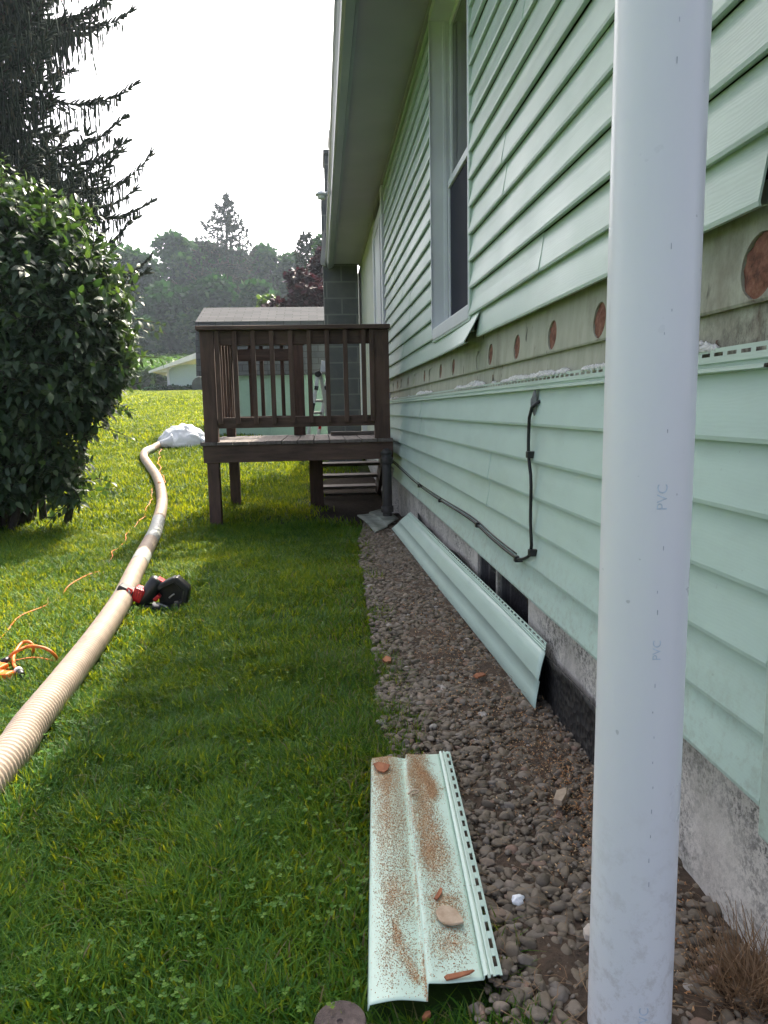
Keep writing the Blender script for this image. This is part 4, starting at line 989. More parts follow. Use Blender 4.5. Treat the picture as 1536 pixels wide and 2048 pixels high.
# ================================================================== SHRUB
SHY = 6.9
shrub = thing('leafy_shrub', 'big dark green broad-leaved shrub with many stems at the left of the lawn', 'shrub', (-2.85, SHY, 0))
def lobe(u, v, ru, rv, y=SHY, ry=None):
    u = u-max(0, u)*.11
    if v < 560: v = v+(560-v)*.24
    c = onY(u, v, y); s = y/F; return ((c.x, c.y, c.z), (ru*s, ry or (ru*s*.9), rv*s))
lobes = [lobe(-120,620,210,220,7.2,1.2), lobe(20,560,130,160,6.8,.8), lobe(95,570,95,130,6.6,.6), lobe(150,640,90,130,6.6,.6), lobe(205,660,62,95,6.7,.5), lobe(225,710,52,75,6.7,.45),
         lobe(175,760,70,70,6.6,.5), lobe(110,770,110,90,6.5,.6), lobe(10,760,130,130,6.5,.7), lobe(60,450,70,75,6.9,.5), lobe(-40,430,110,80,7.0,.7), lobe(180,820,55,40,6.6,.3),
         lobe(120,900,50,60,6.5,.3), lobe(150,950,32,50,6.5,.22), lobe(85,930,40,60,6.55,.3), lobe(30,870,80,70,6.5,.5), lobe(225,600,40,60,6.8,.35), lobe(190,520,50,50,6.8,.4), lobe(120,470,50,50,6.8,.4), lobe(-60,900,70,90,6.6,.4), lobe(20,960,60,60,6.5,.35), lobe(-40,980,60,50,6.5,.4), lobe(70,385,28,36,6.9,.2), lobe(15,370,30,38,6.9,.2), lobe(262,640,22,40,6.8,.2), lobe(272,705,18,34,6.8,.15), lobe(250,760,22,22,6.7,.2), lobe(222,800,22,22,6.7,.2), lobe(215,535,26,26,6.8,.2), lobe(160,450,28,22,6.9,.2), lobe(110,415,22,26,6.9,.2), lobe(165,985,16,26,6.5,.12)]
leaf_cloud(lobes, 19000, .104, MT['shrubleaf'], 'foliage', shrub, droop=.30, shell=.35, outw=.75, flat=True)
sp_P = []; sp_D = []; mbs = MB()
for k in range(520):
    c, r = lobes[int(rng.integers(0, len(lobes)))]; d = rng.normal(size=3); d[2] = d[2]*.6+.25; d[1] -= .5; d /= np.linalg.norm(d)
    p = np.array(c)+d*np.array(r)*.88; ax = d*.8+np.array([0,0,.35])+rng.normal(size=3)*.35; ax /= np.linalg.norm(ax); ln = .14+.20*rng.random()
    q = p+ax*ln+np.array([0,0,-.05*ln]); mbs.tube([p, (p+q)/2+np.array([0,0,.02]), q], [.005,.004,.002], 4, cap=False)
    for i in range(9):
        t = (i+.5)/9; a = 2.4*i; sd_ = np.cross(ax, [math.cos(a), math.sin(a), .3]); sd_ /= np.linalg.norm(sd_)+1e-6
        sp_P.append(p+(q-p)*t); sp_D.append(sd_*.9+ax*.5+np.array([0,0,-.25])+rng.normal(size=3)*.2)
sp_P = np.array(sp_P); sp_D = np.array(sp_D); n = len(sp_P)
V, Q, Tt = scatter(leafV, leafQ, leafT, frames(sp_D, np.array([0,0,1.0])+rng.normal(size=(n,3))*.35)*(.095*(.6+.6*rng.random(n)))[:, None, None], sp_P)
link('foliage', np_mesh('foliage', V, Q, Tt, attr=np.repeat(np.clip(.62+.22*rng.normal(size=n), 0, 1), len(leafV))), MT['shrubleaf'], shrub)
mbs.build('twigs', MT['bark'], shrub, fix=False)['kind'] = 'stuff'
mb = MB()
for k in range(26):
    bx = -2.86+.30*random.gauss(0, .6); by = SHY-.1+.35*random.gauss(0, .6); c, r = lobes[k % 18]; c = (c[0], c[1], max(c[2], .9))
    tip = Vector(c)+Vector((random.uniform(-.2,.2), random.uniform(-.2,.2), random.uniform(-.1,.3)))
    p0 = Vector((bx, by, -.03)); mid = p0.lerp(tip, .5)+Vector((random.uniform(-.1,.1), 0, .22))
    mb.tube(spline([tuple(p0), tuple(mid), tuple(tip)], 12), list(np.linspace(.038, .010, 12)*random.uniform(.6, 1.2)), 7)
mb.build('stem', MT['bark'], shrub, smooth=True)

# ================================================================== SPRUCES
def spindle():
    v = [(0,0,0)]
    for y, r in ((.12,.85),(.55,1.0),(.88,.7)):
        for j in range(4): a = math.pi/2*j; v.append((r*math.cos(a), y, r*math.sin(a)))
    v.append((0,1,0)); f4 = []; f3 = []
    for j in range(4):
        k = (j+1) % 4; f3.append((0, 1+k, 1+j)); f3.append((13, 9+j, 9+k))
        for b in (1, 5): f4.append((b+j, b+k, b+4+k, b+4+j))
    return np.array(v, float), f4, f3
spV, spQ, spT = spindle()
def spruce(name, label, base, height, lmax, zlo, step, whorl, sec_step, shoot_len, shoot_r, hang, group=None, sharp=1.0, zmax=None, trunk_r=.2, seed=1, azim=None, topw=.0):
    r_ = np.random.default_rng(seed); root = thing(name, label, 'tree', tuple(base), group)
    P = []; D = []; L = []; mb = MB(); bx, by, bz = base
    mb.tube([(bx, by, bz-.3), (bx, by, bz+height*.5), (bx, by, bz+height*.98)], [trunk_r, trunk_r*.6, trunk_r*.08], 10)
    z = zlo
    while z < min(height*.985, zmax or 1e9):
        fr = (z-zlo)/(height-zlo); Lb = lmax*max(.04, (1-fr)**sharp)
        for w in range(whorl):
            a = r_.uniform(0, 2*math.pi) if azim is None else r_.uniform(*azim)
            l = Lb*r_.uniform(.74, 1.04); n = max(5, int(l/sec_step)); zz = z+r_.uniform(-.4,.4)*step
            dr = r_.uniform(.10, .28)*(1-.5*fr); up = r_.uniform(.10, .30)
            U = np.linspace(0, 1, n+1); px = bx+math.cos(a)*l*U; py = by+math.sin(a)*l*U; pz = bz+zz-dr*l*np.sin(U*math.pi*.72)*1.2+up*l*U**3+fr*l*.35*U
            br = np.stack([px, py, pz], 1)
            if l > .5: mb.tube(br[::2] if n > 10 else br, list(np.linspace(.03, .008, len(br[::2] if n > 10 else br))*min(1.5, .25+l*.35)*trunk_r*4), 5, cap=False)
            for i in range(1, n+1):
                u = U[i]
                for sgn in (-1, 1):
                    sl = (.15+.85*math.sin(math.pi*min(1, u*1.02+.02)*.96))*min(.9, l*.30)*r_.uniform(.5, 1.15); sl = max(sl, shoot_len*.6)
                    an = a+sgn*r_.uniform(.55, 1.0); sd_ = np.array([math.cos(an), math.sin(an), r_.uniform(-.60, .02)])
                    m = max(1, int(sl/(shoot_len*.55)))
                    for k in range(m):
                        q = br[i]+sd_*sl*(k/m); d = sd_+r_.normal(size=3)*.16; P.append(q); D.append(d); L.append(shoot_len*r_.uniform(.7, 1.2))
                        if r_.random() < hang[0]:
                            ln = hang[1]*r_.uniform(.3, 1.1); kk = max(1, int(ln/shoot_len)); qq = np.array(q)
                            for _ in range(kk):
                                dd = np.array([r_.normal()*.30, r_.normal()*.30, -1.0]); P.append(qq); D.append(dd); L.append(shoot_len*r_.uniform(.9, 1.35)); qq = qq+dd*shoot_len*.95
                    for _ in range(2 if u > .85 else 0):
                        d = np.array([math.cos(a), math.sin(a), r_.uniform(-.3, .9)])+r_.normal(size=3)*.45; P.append(br[i]); D.append(d); L.append(shoot_len*r_.uniform(.8, 1.2))
        z += step*(1-.45*fr)
    mb.build('trunk', MT['bark'], root, smooth=True)
    P = np.array(P); D = np.array(D); L = np.array(L); rn = np.clip(.45+.25*r_.normal(size=len(P)), 0, 1)
    Mx = frames(D); sc = np.stack([shoot_r*(.8+.5*r_.random(len(P))), L, shoot_r*(.8+.5*r_.random(len(P)))], 1)
    Mx = Mx*sc[:, None, :]
    V, Q, Tt = scatter(spV, spQ, spT, Mx, P)
    me = np_mesh('crown', V, Q, Tt, attr=np.repeat(rn, len(spV))); link('crown', me, MT['needle'], root, smooth=True)
    return root
def near_spruce(base, seed):
    r_ = np.random.default_rng(seed); bx, by, bz = base; P = []; D = []; L = []; T_ = []
    root = thing('spruce_tree', 'tall drooping dark spruce at the left edge behind the shrub', 'tree', base)
    mb = MB(); mb.tube([(bx, by, bz-.3), (bx, by, bz+9), (bx, by, bz+18.6)], [.24, .15, .02], 10); bo = MB()
    z = 2.9
    while z < 18:
        near = z < 10.2; lmax = 3.3*(1-max(0, z-7)/11.6)**.7
        for w in range(14 if near else 6):
            a = r_.uniform(0, 2*math.pi); l = lmax*r_.uniform(.62, 1.05); zz = z+r_.uniform(-.25, .25); n = max(6, int(l/(.085 if near else .2)))
            U = np.linspace(0, 1, n+1); ca, sa = math.cos(a), math.sin(a); dr = r_.uniform(.16, .30); up = r_.uniform(.08, .30)
            bend = r_.normal()*.25; an = a+bend*U
            px = bx+np.cos(an)*l*U; py = by+np.sin(an)*l*U; pz = bz+zz-dr*l*np.sin(U*math.pi*.62)+up*l*U**4
            br = np.stack([px, py, pz], 1); bo.tube(br[::2], list(np.linspace(.030, .007, len(br[::2]))), 5, cap=False)
            for i in range(2, n+1):
                u = U[i]; f = br[i]-br[i-1]; f /= np.linalg.norm(f); side = np.cross(f, [0,0,1.0]); side /= np.linalg.norm(side)+1e-6; sg = 1 if i % 2 else -1
                ln = .10+.34*math.sin(math.pi*min(.93, u))*r_.uniform(.5, 1.2)
                q0 = br[i]; d0 = side*sg*r_.uniform(.6, 1)+f*.7+np.array([0,0,r_.uniform(-.25,.12)]); d0 /= np.linalg.norm(d0); m = max(1, int(ln/.13))
                for k in range(m):                              # lateral spray
                    q = q0+d0*ln*k/m; P.append(q); D.append(d0+r_.normal(size=3)*.10); L.append(.17*r_.uniform(.85, 1.15)); T_.append(.020)
                    P.append(q); D.append(d0*.6+side*r_.uniform(-.8,.8)+f*.4+np.array([0,0,r_.uniform(-.3,.3)])); L.append(.14*r_.uniform(.8, 1.2)); T_.append(.018)
                if near and u < .93 and r_.random() < .92:      # hanging curtain
                    for _ in range(3):
                        hl = r_.uniform(.25, 1.05)*math.sin(math.pi*min(.95, u+.08)); q = q0+d0*ln*r_.uniform(0, 1)+r_.normal(size=3)*.02; kk = max(1, int(hl/.13)); tilt = r_.normal(size=3)*.08
                        for k in range(kk):
                            dd = np.array([0,0,-1.0])+tilt+r_.normal(size=3)*.07; P.append(q); D.append(dd); L.append(.165); T_.append(.0155); q = q+dd*.13
                elif near and u < .93:
                    P.append(q0); D.append(np.array([0,0,-1.0])+f*.5+r_.normal(size=3)*.2); L.append(.16); T_.append(.018)
                if u > .62:                                     # bristling tip fingers
                    for sgn in (-1, 1):
                        d = f*r_.uniform(.7, 1.0)+side*sgn*r_.uniform(.5, 1.0)+np.array([0,0,r_.uniform(-.15,.45)]); P.append(q0); D.append(d); L.append(.185*r_.uniform(.8, 1.15)); T_.append(.019)
            for _ in range(3):
                P.append(br[-1]); D.append(f+r_.normal(size=3)*.35); L.append(.20); T_.append(.019)
        z += .40 if near else .8
    mb.build('trunk', MT['bark'], root, smooth=True); bo.build('bough', MT['bark'], root, fix=False)['kind'] = 'stuff'
    P = np.array(P); D = np.array(D); n = len(P); T_ = np.array(T_)*r_.uniform(.8, 1.2, n); sc = np.stack([T_, np.array(L), T_], 1)
    V, Q, Tt = scatter(spV, spQ, spT, frames(D)*sc[:, None, :], P)
    link('crown', np_mesh('crown', V, Q, Tt, attr=np.repeat(np.clip(.45+.25*r_.normal(size=n), 0, 1), len(spV))), MT['needle'], root, smooth=True)
near_spruce((-6.3, 14.3, .5), 5)
spruce('spruce_tree', 'lone tall spruce rising above the broadleaf trees of the far wood', (onY(455,520,92).x, 92, 7.6), 18.3, 7.4, 5.0, 1.25, 8, .42, .46, .085, (.35, .7), group='trees of the far wood', sharp=.95, trunk_r=.35, seed=8)
spruce('spruce_tree', 'small thin spruce whose top shows just left of the house eaves', (onY(613,520,62).x, 62, 2.9), 12.2, 2.4, 4.0, .55, 4, .40, .42, .055, (.15, .5), sharp=.8, trunk_r=.16, seed=11)

# ================================================================== FAR WOOD
def broadleaf(label, u, vt, y, width, mat, size, n, group=None, zb=None, vb=700, seed=1, name='broadleaf_tree', nl=16):
    global rng
    rng = np.random.default_rng(seed); r_ = random.Random(seed); top = onY(u, vt, y); zb = float(zt(top.x, y)) if zb is None else zb
    h = top.z-zb; root = thing(name, label, 'tree', (top.x, y, zb), group); lobes = []; wd = width*y/F
    for k in range(nl):
        t = .22+.74*(k+.5)/nl; rr = wd*.5*math.sin(math.pi*min(.97, (t*.82+.16)))**.7
        a = r_.uniform(0, 2*math.pi); d = rr*r_.uniform(.25, .80); s = wd*r_.uniform(.12, .22)
        lobes.append(((top.x+math.cos(a)*d, y+math.sin(a)*d*.8, zb+h*t-s*.3), (s*1.2, s*1.1, s*.95)))
    lobes.append(((top.x, y, top.z-wd*.10), (wd*.15, wd*.14, wd*.11)))
    leaf_cloud(lobes, n, size, mat, 'crown', root, droop=.25, shell=.5, card=True)
    mb = MB(); tr_ = max(.08, h*.018); mb.tube([(top.x, y, zb-.3), (top.x+tr_*.4, y, zb+h*.35), (top.x, y, zb+h*.75)], [tr_*1.2, tr_*.8, tr_*.25], 8)
    for c, r in lobes[::3]: mb.tube([(top.x, y, zb+h*.25+.2*(c[2]-zb)), ((top.x+c[0])/2, (y+c[1])/2, (c[2]+zb+h*.3)/2+h*.05), c], [tr_*.5, tr_*.3, tr_*.1], 5, cap=False)
    mb.build('trunk', MT['bark'], root, smooth=True)
G = 'trees of the far wood'
for lab, u, vt, y, wd, sd_ in (('round-topped far tree at the left end of the wood, half hidden by the shrub', 255, 505, 90, 150, 21), ('domed far tree with the highest broadleaf top, left of the lone spruce', 352, 470, 99, 135, 22),
        ('lower far tree filling the gap between the domed tree and the lone spruce', 415, 488, 104, 120, 23), ('far tree with a flat crown just right of the lone spruce', 530, 492, 98, 120, 24),
        ('far tree at the right end of the wood beside the purple tree', 590, 512, 94, 105, 25), ('far tree standing behind the lone spruce', 470, 500, 108, 140, 26),
        ('front tree of the wood above the outbuilding roof', 330, 575, 84, 150, 27), ('front tree of the wood above the left end of the shed roof', 430, 560, 83, 150, 28), ('front tree of the wood above the middle of the shed roof', 520, 568, 82, 130, 29),
        ('far tree partly hidden behind the eaves', 655, 500, 100, 120, 30), ('far tree behind the spruce branches at the left edge', 160, 520, 95, 170, 31)):
    broadleaf(lab, u, vt, y, wd, MT['farleaf'], .50, 5200, G, seed=sd_)
for lab, u, vt, y, wd, sd_ in (('low bush on the wood edge above the corn on the left', 290, 640, 79, 90, 41), ('low bush on the wood edge beside the outbuilding roof', 372, 632, 80, 100, 42), ('low bush on the wood edge behind the shed', 470, 640, 80, 110, 43), ('low bush on the wood edge next to the purple tree', 560, 636, 80, 100, 44)):
    broadleaf(lab, u, vt, y, wd, MT['farleaf'], .42, 2600, 'bushes at the wood edge', seed=sd_, name='wood_edge_bush', nl=10)
broadleaf('purple-leaved tree with a reddish crown behind the shed roof', 596, 540, 33, 160, MT['purple'], .17, 10000, seed=51, zb=1.6)
broadleaf('taller dark purple tree close against the house chimney', 648, 500, 36, 110, MT['purple'], .19, 7500, seed=52, zb=1.8)
broadleaf('pale green small tree between the shed roof and the purple tree', 540, 588, 40, 95, MT['palefar'], .17, 2600, seed=53, zb=2.0)
broadleaf('dark leafy tree top beside the small thin spruce', 640, 474, 58, 60, MT['farleaf'], .26, 1800, seed=54, zb=2.7)
rng = np.random.default_rng(99)

# ================================================================== CORN
n = 6500
cy_ = 62+34*rng.random(n); cx_ = -cy_*(.02+.30*rng.random(n)); cx_ = np.round(cx_/.9)*.9+.1*rng.normal(size=n)
ok = ~((cx_ > -12.6) & (cy_ < 64.5)); cx_, cy_ = cx_[ok], cy_[ok]; n = len(cx_)
P = np.stack([cx_, cy_, zt(cx_, cy_)], 1); PP = []; DD = []; SS = []
for k in range(7):
    a = rng.random(n)*2*math.pi; q = P+np.array([0,0,.25+.22*k])+.05*rng.normal(size=(n,3)); PP.append(q); DD.append(np.stack([np.cos(a), np.sin(a), .75+.3*rng.random(n)], 1)); SS.append(np.full(n, .75))
PP = np.concatenate(PP); DD = np.concatenate(DD); rn = np.clip(.5+.3*rng.normal(size=len(PP)), 0, 1)
cornV = np.array([(-.06,0,0),(.06,0,0),(-.07,.5,.0),(.07,.5,.0),(-.03,1,-.45),(.03,1,-.45)], float)
Mx = frames(DD)*(.8+.5*rng.random(len(PP)))[:, None, None]
V, Q, Tt = scatter(cornV, [(0,1,3,2),(2,3,5,4)], None, Mx, PP)
tagit(link('corn_field', np_mesh('corn_field', V, Q, attr=np.repeat(rn, 6)), MT['corn']), 'field of young corn sloping up beyond the mown lawn', 'corn', kind='stuff')

# ================================================================== GRASS
def poly_in(x, y, pts):
    ins = np.zeros(len(x), bool); m = len(pts)
    for i in range(m):
        x1, y1 = pts[i]; x2, y2 = pts[(i+1) % m]
        c = ((y1 > y) != (y2 > y)) & (x < (x2-x1)*(y-y1)/((y2-y1)+1e-12)+x1); ins ^= c
    return ins
pan = [(A0.x-.004, A0.y-.004), (A1.x, A1.y+.01), (B1.x, B1.y), (B0.x-.004, B0.y)]
def avoid(x, y, p0=1.0):
    keep = rng.random(len(x)) > dirt_mask(x, y)*1.02
    keep &= ~poly_in(x, y, pan)
    i = np.clip(np.interp(y, path[:, 1], np.arange(len(path))) if False else np.zeros(len(x)), 0, len(path)-1)
    for k in range(0, len(path), 6):
        c = path[k]; m = np.abs(y-c[1]) < .06
        if m.any(): keep[np.where(m)[0]] &= ((x[m]-c[0])**2+(y[m]-c[1])**2) > .036**2
    keep &= ~((x > -1.06) & (x < -.74) & (y > 3.72) & (y < 3.88))
    keep &= ~(((x-bc.x)/.36)**2+((y-bc.y-.05)/.30)**2 < 1)
    keep &= x < .62
    return keep
GV = []; GQ = []; GT = []; GA = []; goff = 0
def blades(n, ya, yb, ux0, ux1, hgt, wid, xmax=.55, flat=.5):
    global goff
    y = ya+(yb-ya)*rng.random(n)**.85; L = (ux0-640)/F*y; Rr = np.minimum((ux1-640)/F*y, xmax); x = L+(Rr-L)*rng.random(n)
    k = avoid(x, y); x, y = x[k], y[k]
    cl = vnoise(x, y, 9, 61)*.6+vnoise(x, y, 3.2, 62)*.4; k = rng.random(len(x)) < .30+1.05*cl; x, y, cl = x[k], y[k], cl[k]; n = len(x)
    h = hgt*(.45+.9*rng.random(n))*(.55+.9*cl); w = wid*(.6+.8*rng.random(n)); a = vnoise(x, y, 4, 63)*5+rng.normal(size=n)*1.6
    lean = flat*(.3+1.3*rng.random(n)); ca, sa = np.cos(a), np.sin(a); ba = a+math.pi/2+rng.normal(size=n)*.5; cb, sb = np.cos(ba), np.sin(ba)
    z0 = zt(x, y)-.01; V = []
    for t, ww in ((0, 1), (.38, .9), (.74, .62)):
        off = lean*h*t**1.8; cx, cyy, cz = x+ca*off, y+sa*off, z0+h*t*(1-.30*lean*t)
        V.append(np.stack([cx-cb*w*ww/2, cyy-sb*w*ww/2, cz], 1)); V.append(np.stack([cx+cb*w*ww/2, cyy+sb*w*ww/2, cz], 1))
    V.append(np.stack([x+ca*lean*h, y+sa*lean*h, z0+h*(1-.32*lean)], 1))
    V = np.stack(V, 1); o = goff+(np.arange(n)*7)[:, None, None]
    GQ.append((np.array([(0,1,3,2),(2,3,5,4)])[None]+o).reshape(-1,4)); GT.append((np.array([(4,5,6)])[None]+o).reshape(-1,3)); GV.append(V.reshape(-1,3)); goff += n*7
    edge = np.clip(1-np.abs(gravel_edge(y)-x)/.35, 0, 1)*(y < 6.5)
    rnv = np.clip(.50+.22*rng.normal(size=n)+.45*(vnoise(x, y, 1.7, 64)-.5)+.2*(vnoise(x, y, 7, 65)-.5), .14, 1); dry = rng.random(n) < np.where(y > 5, .001, .02)+.13*edge; rnv = np.where(dry, rng.random(n)*.1, rnv)
    GA.append(np.repeat(rnv, 7))
blades(190000, .95, 3.0, -330, 1120, .052, .0038, flat=.8)
blades(155000, 3.0, 6.4, -280, 900, .050, .0056, flat=.75)
blades(80000, .6, 6.4, -1300, -280, .052, .0065, flat=.75)
blades(100000, 6.2, 12.5, -200, 720, .055, .010, flat=.6)
blades(60000, 12, 26, 120, 660, .06, .020, flat=.6)
blades(45000, 25, 62, 215, 430, .08, .045, flat=.6)
me = np_mesh('grass', np.concatenate(GV), np.concatenate(GQ), np.concatenate(GT), attr=np.concatenate(GA))
tagit(link('grass', me, MT['grass']), 'mown green lawn grass between the shrub and the gravel', 'grass', kind='stuff')
# clover leaves in loose patches
n = 3000; y = 1.0+4.2*rng.random(n); x = (-30-640)/F*y+((900-640)/F*y+(670)/F*y)*rng.random(n); k = avoid(x, y) & (vnoise(x, y, 2.6, 71)*.4+vnoise(x, y, 8, 72)*.3+.3*rng.random(n) > .56) & (x < .12); x, y = x[k], y[k]; n = len(x)
clV = np.array([(0,0,0),(-.45,.45,.08),(0,.95,.0),(.45,.45,.08)], float); mats = []; pos = []
for j in range(3):
    a = rng.random(n)*6.28 if j == 0 else a+2.094
    d = np.stack([np.cos(a), np.sin(a), .1+.2*rng.random(n)], 1); mats.append(frames(d)*(.0085*(.6+.8*rng.random(n)))[:, None, None]); pos.append(np.stack([x, y, zt(x, y)+.030+.022*vnoise(x, y, 30, 73)], 1))
V, Q, Tt = scatter(clV, [(0,3,2,1)], None, np.concatenate(mats), np.concatenate(pos))
tagit(link('clover', np_mesh('clover', V, Q, attr=np.repeat(np.clip(.75+.2*rng.normal(size=3*n), .2, 1), 4)), MT['grass']), 'small clover leaves growing in patches through the lawn', 'clover', kind='stuff')

# ================================================================== GRAVEL STONES
import bmesh
def ico(sub):
    b = bmesh.new(); bmesh.ops.create_icosphere(b, subdivisions=sub, radius=1); b.verts.ensure_lookup_table()
    v = np.array([x.co[:] for x in b.verts]); f = np.array([[w.index for w in g.verts] for g in b.faces]); b.free(); return v, f
def stones(n, ya, yb, sub, rmin, rmax, lift):
    v0, f0 = ico(sub); y = ya+(yb-ya)*rng.random(n); e = gravel_edge(y)-.05; x = e+(.725-e)*rng.random(n)**.9
    k = ~poly_in(x, y, [(p[0], p[1]) for p in [(A0.x-.01, A0.y-.01), (A1.x-.03, A1.y), (B1.x-.03, B1.y), (B0.x-.01, B0.y)]]) | (rng.random(n) < 0)
    k &= ~(((x-pc.x)**2+(y-pc.y)**2) < (pr+.005)**2); x, y = x[k], y[k]; n = len(x)
    r = rmin+(rmax-rmin)*rng.random(n)**1.9; K = rng.normal(size=(n,1,3))*1.5; ph = rng.random((n,1))*6.28
    d = 1+.13*np.sin((v0[None]*K).sum(-1)+ph)+.09*np.sin((v0[None]*K[:, :, ::-1]*1.9).sum(-1)+2*ph)
    for _ in range(6):
        nn = rng.normal(size=(n,3)); nn /= np.linalg.norm(nn, axis=1, keepdims=True); dt = np.einsum('kj,nj->nk', v0, nn)*d; of = (.52+.38*rng.random(n))[:, None]
        d = np.where(dt > of, d*of/np.maximum(dt, 1e-6), d)
    Vv = 1.12*v0[None]*d[..., None]*np.stack([1+.45*rng.random(n), .75+.3*rng.random(n), .5+.25*rng.random(n)], 1)[:, None, :]*r[:, None, None]
    a = rng.random(n)*6.28; t = rng.normal(size=n)*.35; ca, sa, ct, st = np.cos(a), np.sin(a), np.cos(t), np.sin(t); Z0 = np.zeros(n); O1 = np.ones(n)
    Rz = np.stack([np.stack([ca,-sa,Z0],1), np.stack([sa,ca,Z0],1), np.stack([Z0,Z0,O1],1)],1); Rx = np.stack([np.stack([O1,Z0,Z0],1), np.stack([Z0,ct,-st],1), np.stack([Z0,st,ct],1)],1)
    Vv = np.einsum('nij,nkj->nki', Rz@Rx, Vv)+np.stack([x, y, .012+r*.30+lift*rng.random(n)], 1)[:, None, :]
    m = len(v0); F_ = (f0[None]+(np.arange(n)*m)[:, None, None]).reshape(-1,3); c = np.clip(rng.beta(1.2, 1.5, n), 0, .93); c = np.where(rng.random(n) < .012, 1.0, c)
    return Vv.reshape(-1,3), F_, np.repeat(c, m)
S = [stones(3900, .95, 2.5, 3, .0065, .0160, .012), stones(8500, 2.3, 6.4, 2, .0070, .0165, .010), stones(2600, .95, 2.5, 2, .003, .008, .018), stones(3600, 2.3, 6.0, 2, .003, .008, .014)]
o = 0; VV = []; FF = []; AA = []
for v, f, a in S: VV.append(v); FF.append(f+o); AA.append(a); o += len(v)
tagit(link('gravel', np_mesh('gravel', np.concatenate(VV), None, np.concatenate(FF), attr=np.concatenate(AA)), MT['stone'], smooth=True), 'grey brown river stones in the strip between lawn and foundation', 'gravel', kind='stuff')

# dry stalks on the gravel and a dry tuft at the corner of the foundation
def straws(n, fn, ln, w, rise):
    V = []; Q = []
    for i in range(n):
        p = Vector(fn()); a = random.uniform(0, 6.28); l = ln*random.uniform(.5, 1.5); d = Vector((math.cos(a)*l, math.sin(a)*l, rise*l*random.uniform(.2, 1))); s = Vector((-math.sin(a), math.cos(a), 0))*w; b = len(V)*1
        bend = Vector((random.uniform(-.15,.15)*l, random.uniform(-.15,.15)*l, .05*l)); b = len(V)
        for t in (0, .5, 1):
            c = p+d*t+bend*(4*t*(1-t)); V += [c-s*(1-.6*t), c+s*(1-.6*t)]
        Q += [(b,b+1,b+3,b+2), (b+2,b+3,b+5,b+4)]
    return V, Q
def on_bed():
    y = random.uniform(1.0, 5.6); e = float(gravel_edge(y)); return (random.uniform(e-.03, .70), y, random.uniform(.03, .045))
V, Q = straws(1500, on_bed, .045, .0007, .12)
tagit(link('dry_straw', np_mesh('dry_straw', V, Q, attr=np.random.default_rng(3).random(len(V))), MT['straw']), 'thin dry stalks strewn over the gravel', 'straw', kind='stuff')
tf = onZ(1495, 2010, .0)
V, Q = straws(1100, lambda: (tf.x+random.gauss(.015, .035), tf.y+random.gauss(-.01, .03), .005), .062, .0012, 1.5)
tuft = thing('dry_grass_tuft', 'clump of dry brown grass at the foot of the house corner', 'grass tuft', (tf.x, tf.y, 0))
link('stalks', np_mesh('stalks', V, Q, attr=np.random.default_rng(4).random(len(V))), MT['straw'], tuft)

# ================================================================== DEBRIS
# loose white insulation lying along the nail hem
V = []; Fq = []; yv = 1.12
v0, f0 = ico(2); VV = []; FF = []; o = 0
while yv < 7.55:
    hgt = max(0, .026*(float(vnoise(yv, 0, 3.2, 81))-.42)+.018*(float(vnoise(yv, 0, 14, 82))-.4))
    if hgt > .003:
        for _ in range(4):
            q_ = random.random(); r = np.array([.0035+.003*random.random(), .004+.005*random.random(), .003+.004*random.random()]); d = 1+.3*np.sin(v0@rng.normal(size=3)*3.5+random.random()*6)[:, None]
            VV.append(v0*d*r+np.array([W-.001-.008*random.random()*(1-q_), yv+.005*random.gauss(0,1), 1.081+hgt*q_])); FF.append(f0+o); o += len(v0)
    yv += .0055
tagit(link('insulation_fluff', np_mesh('insulation_fluff', np.concatenate(VV), None, np.concatenate(FF)), MT['fluff']), 'loose white insulation fluff lying along the nail hem of the stripped strip', 'insulation', kind='stuff')
# sawdust grains on the front panel
n = 0; P = []
while len(P) < 42000:
    s, t = random.random(), random.random()*.222
    if random.random() < dust_fn(s, t)*.9: P.append(tuple(front_fn(s, t, float(np.interp(t, [0,.004,.055,.112,.114,.118,.175,.222], [.002,.012,.010,.003,.015,.017,.012,.004]))+.0012)))
P = np.array(P); n = len(P); tet = np.array([(1,0,-.5),(-.5,.87,-.5),(-.5,-.87,-.5),(0,0,.8)], float); D = rng.normal(size=(n,3))
Mx = frames(D)*(np.stack([.00042+.00060*rng.random(n)**2]*3, 1)*np.stack([np.ones(n), 1+1.6*rng.random(n), np.ones(n)], 1))[:, None, :]
V, Q, Tt = scatter(tet, None, [(0,1,3),(1,2,3),(2,0,3),(0,2,1)], Mx, P)
tagit(link('sawdust', np_mesh('sawdust', V, None, Tt, attr=np.repeat(rng.random(n), 4)), MT['grain']), 'orange brown sawdust grains sprinkled over the short siding panel', 'sawdust', kind='stuff')
n = 5000; y = np.concatenate([2.6+.7*rng.normal(size=n//2), 1.6+.35*rng.normal(size=n//2)]); x = np.concatenate([.50+.09*rng.normal(size=n//2), .60+.05*rng.normal(size=n//2)])
k = (x > .3) & (x < .70) & (y > 1.0) & (((x-pc.x)**2+(y-pc.y)**2) > .006); x, y = x[k], y[k]; n = len(x)
Mx = frames(rng.normal(size=(n,3)))*((.0012+.0022*rng.random(n)**2)[:, None]*np.stack([np.ones(n), 1+2*rng.random(n), .6*np.ones(n)], 1))[:, None, :]
V, Q, Tt = scatter(tet, None, [(0,1,3),(1,2,3),(2,0,3),(0,2,1)], Mx, np.stack([x, y, .022+.020*rng.random(n)], 1))
tagit(link('wood_crumbs', np_mesh('wood_crumbs', V, None, Tt, attr=np.repeat(rng.random(n)*.7, 4)), MT['grain']), 'orange wood crumbs spilled over the gravel near the leaning panel', 'wood crumbs', kind='stuff')
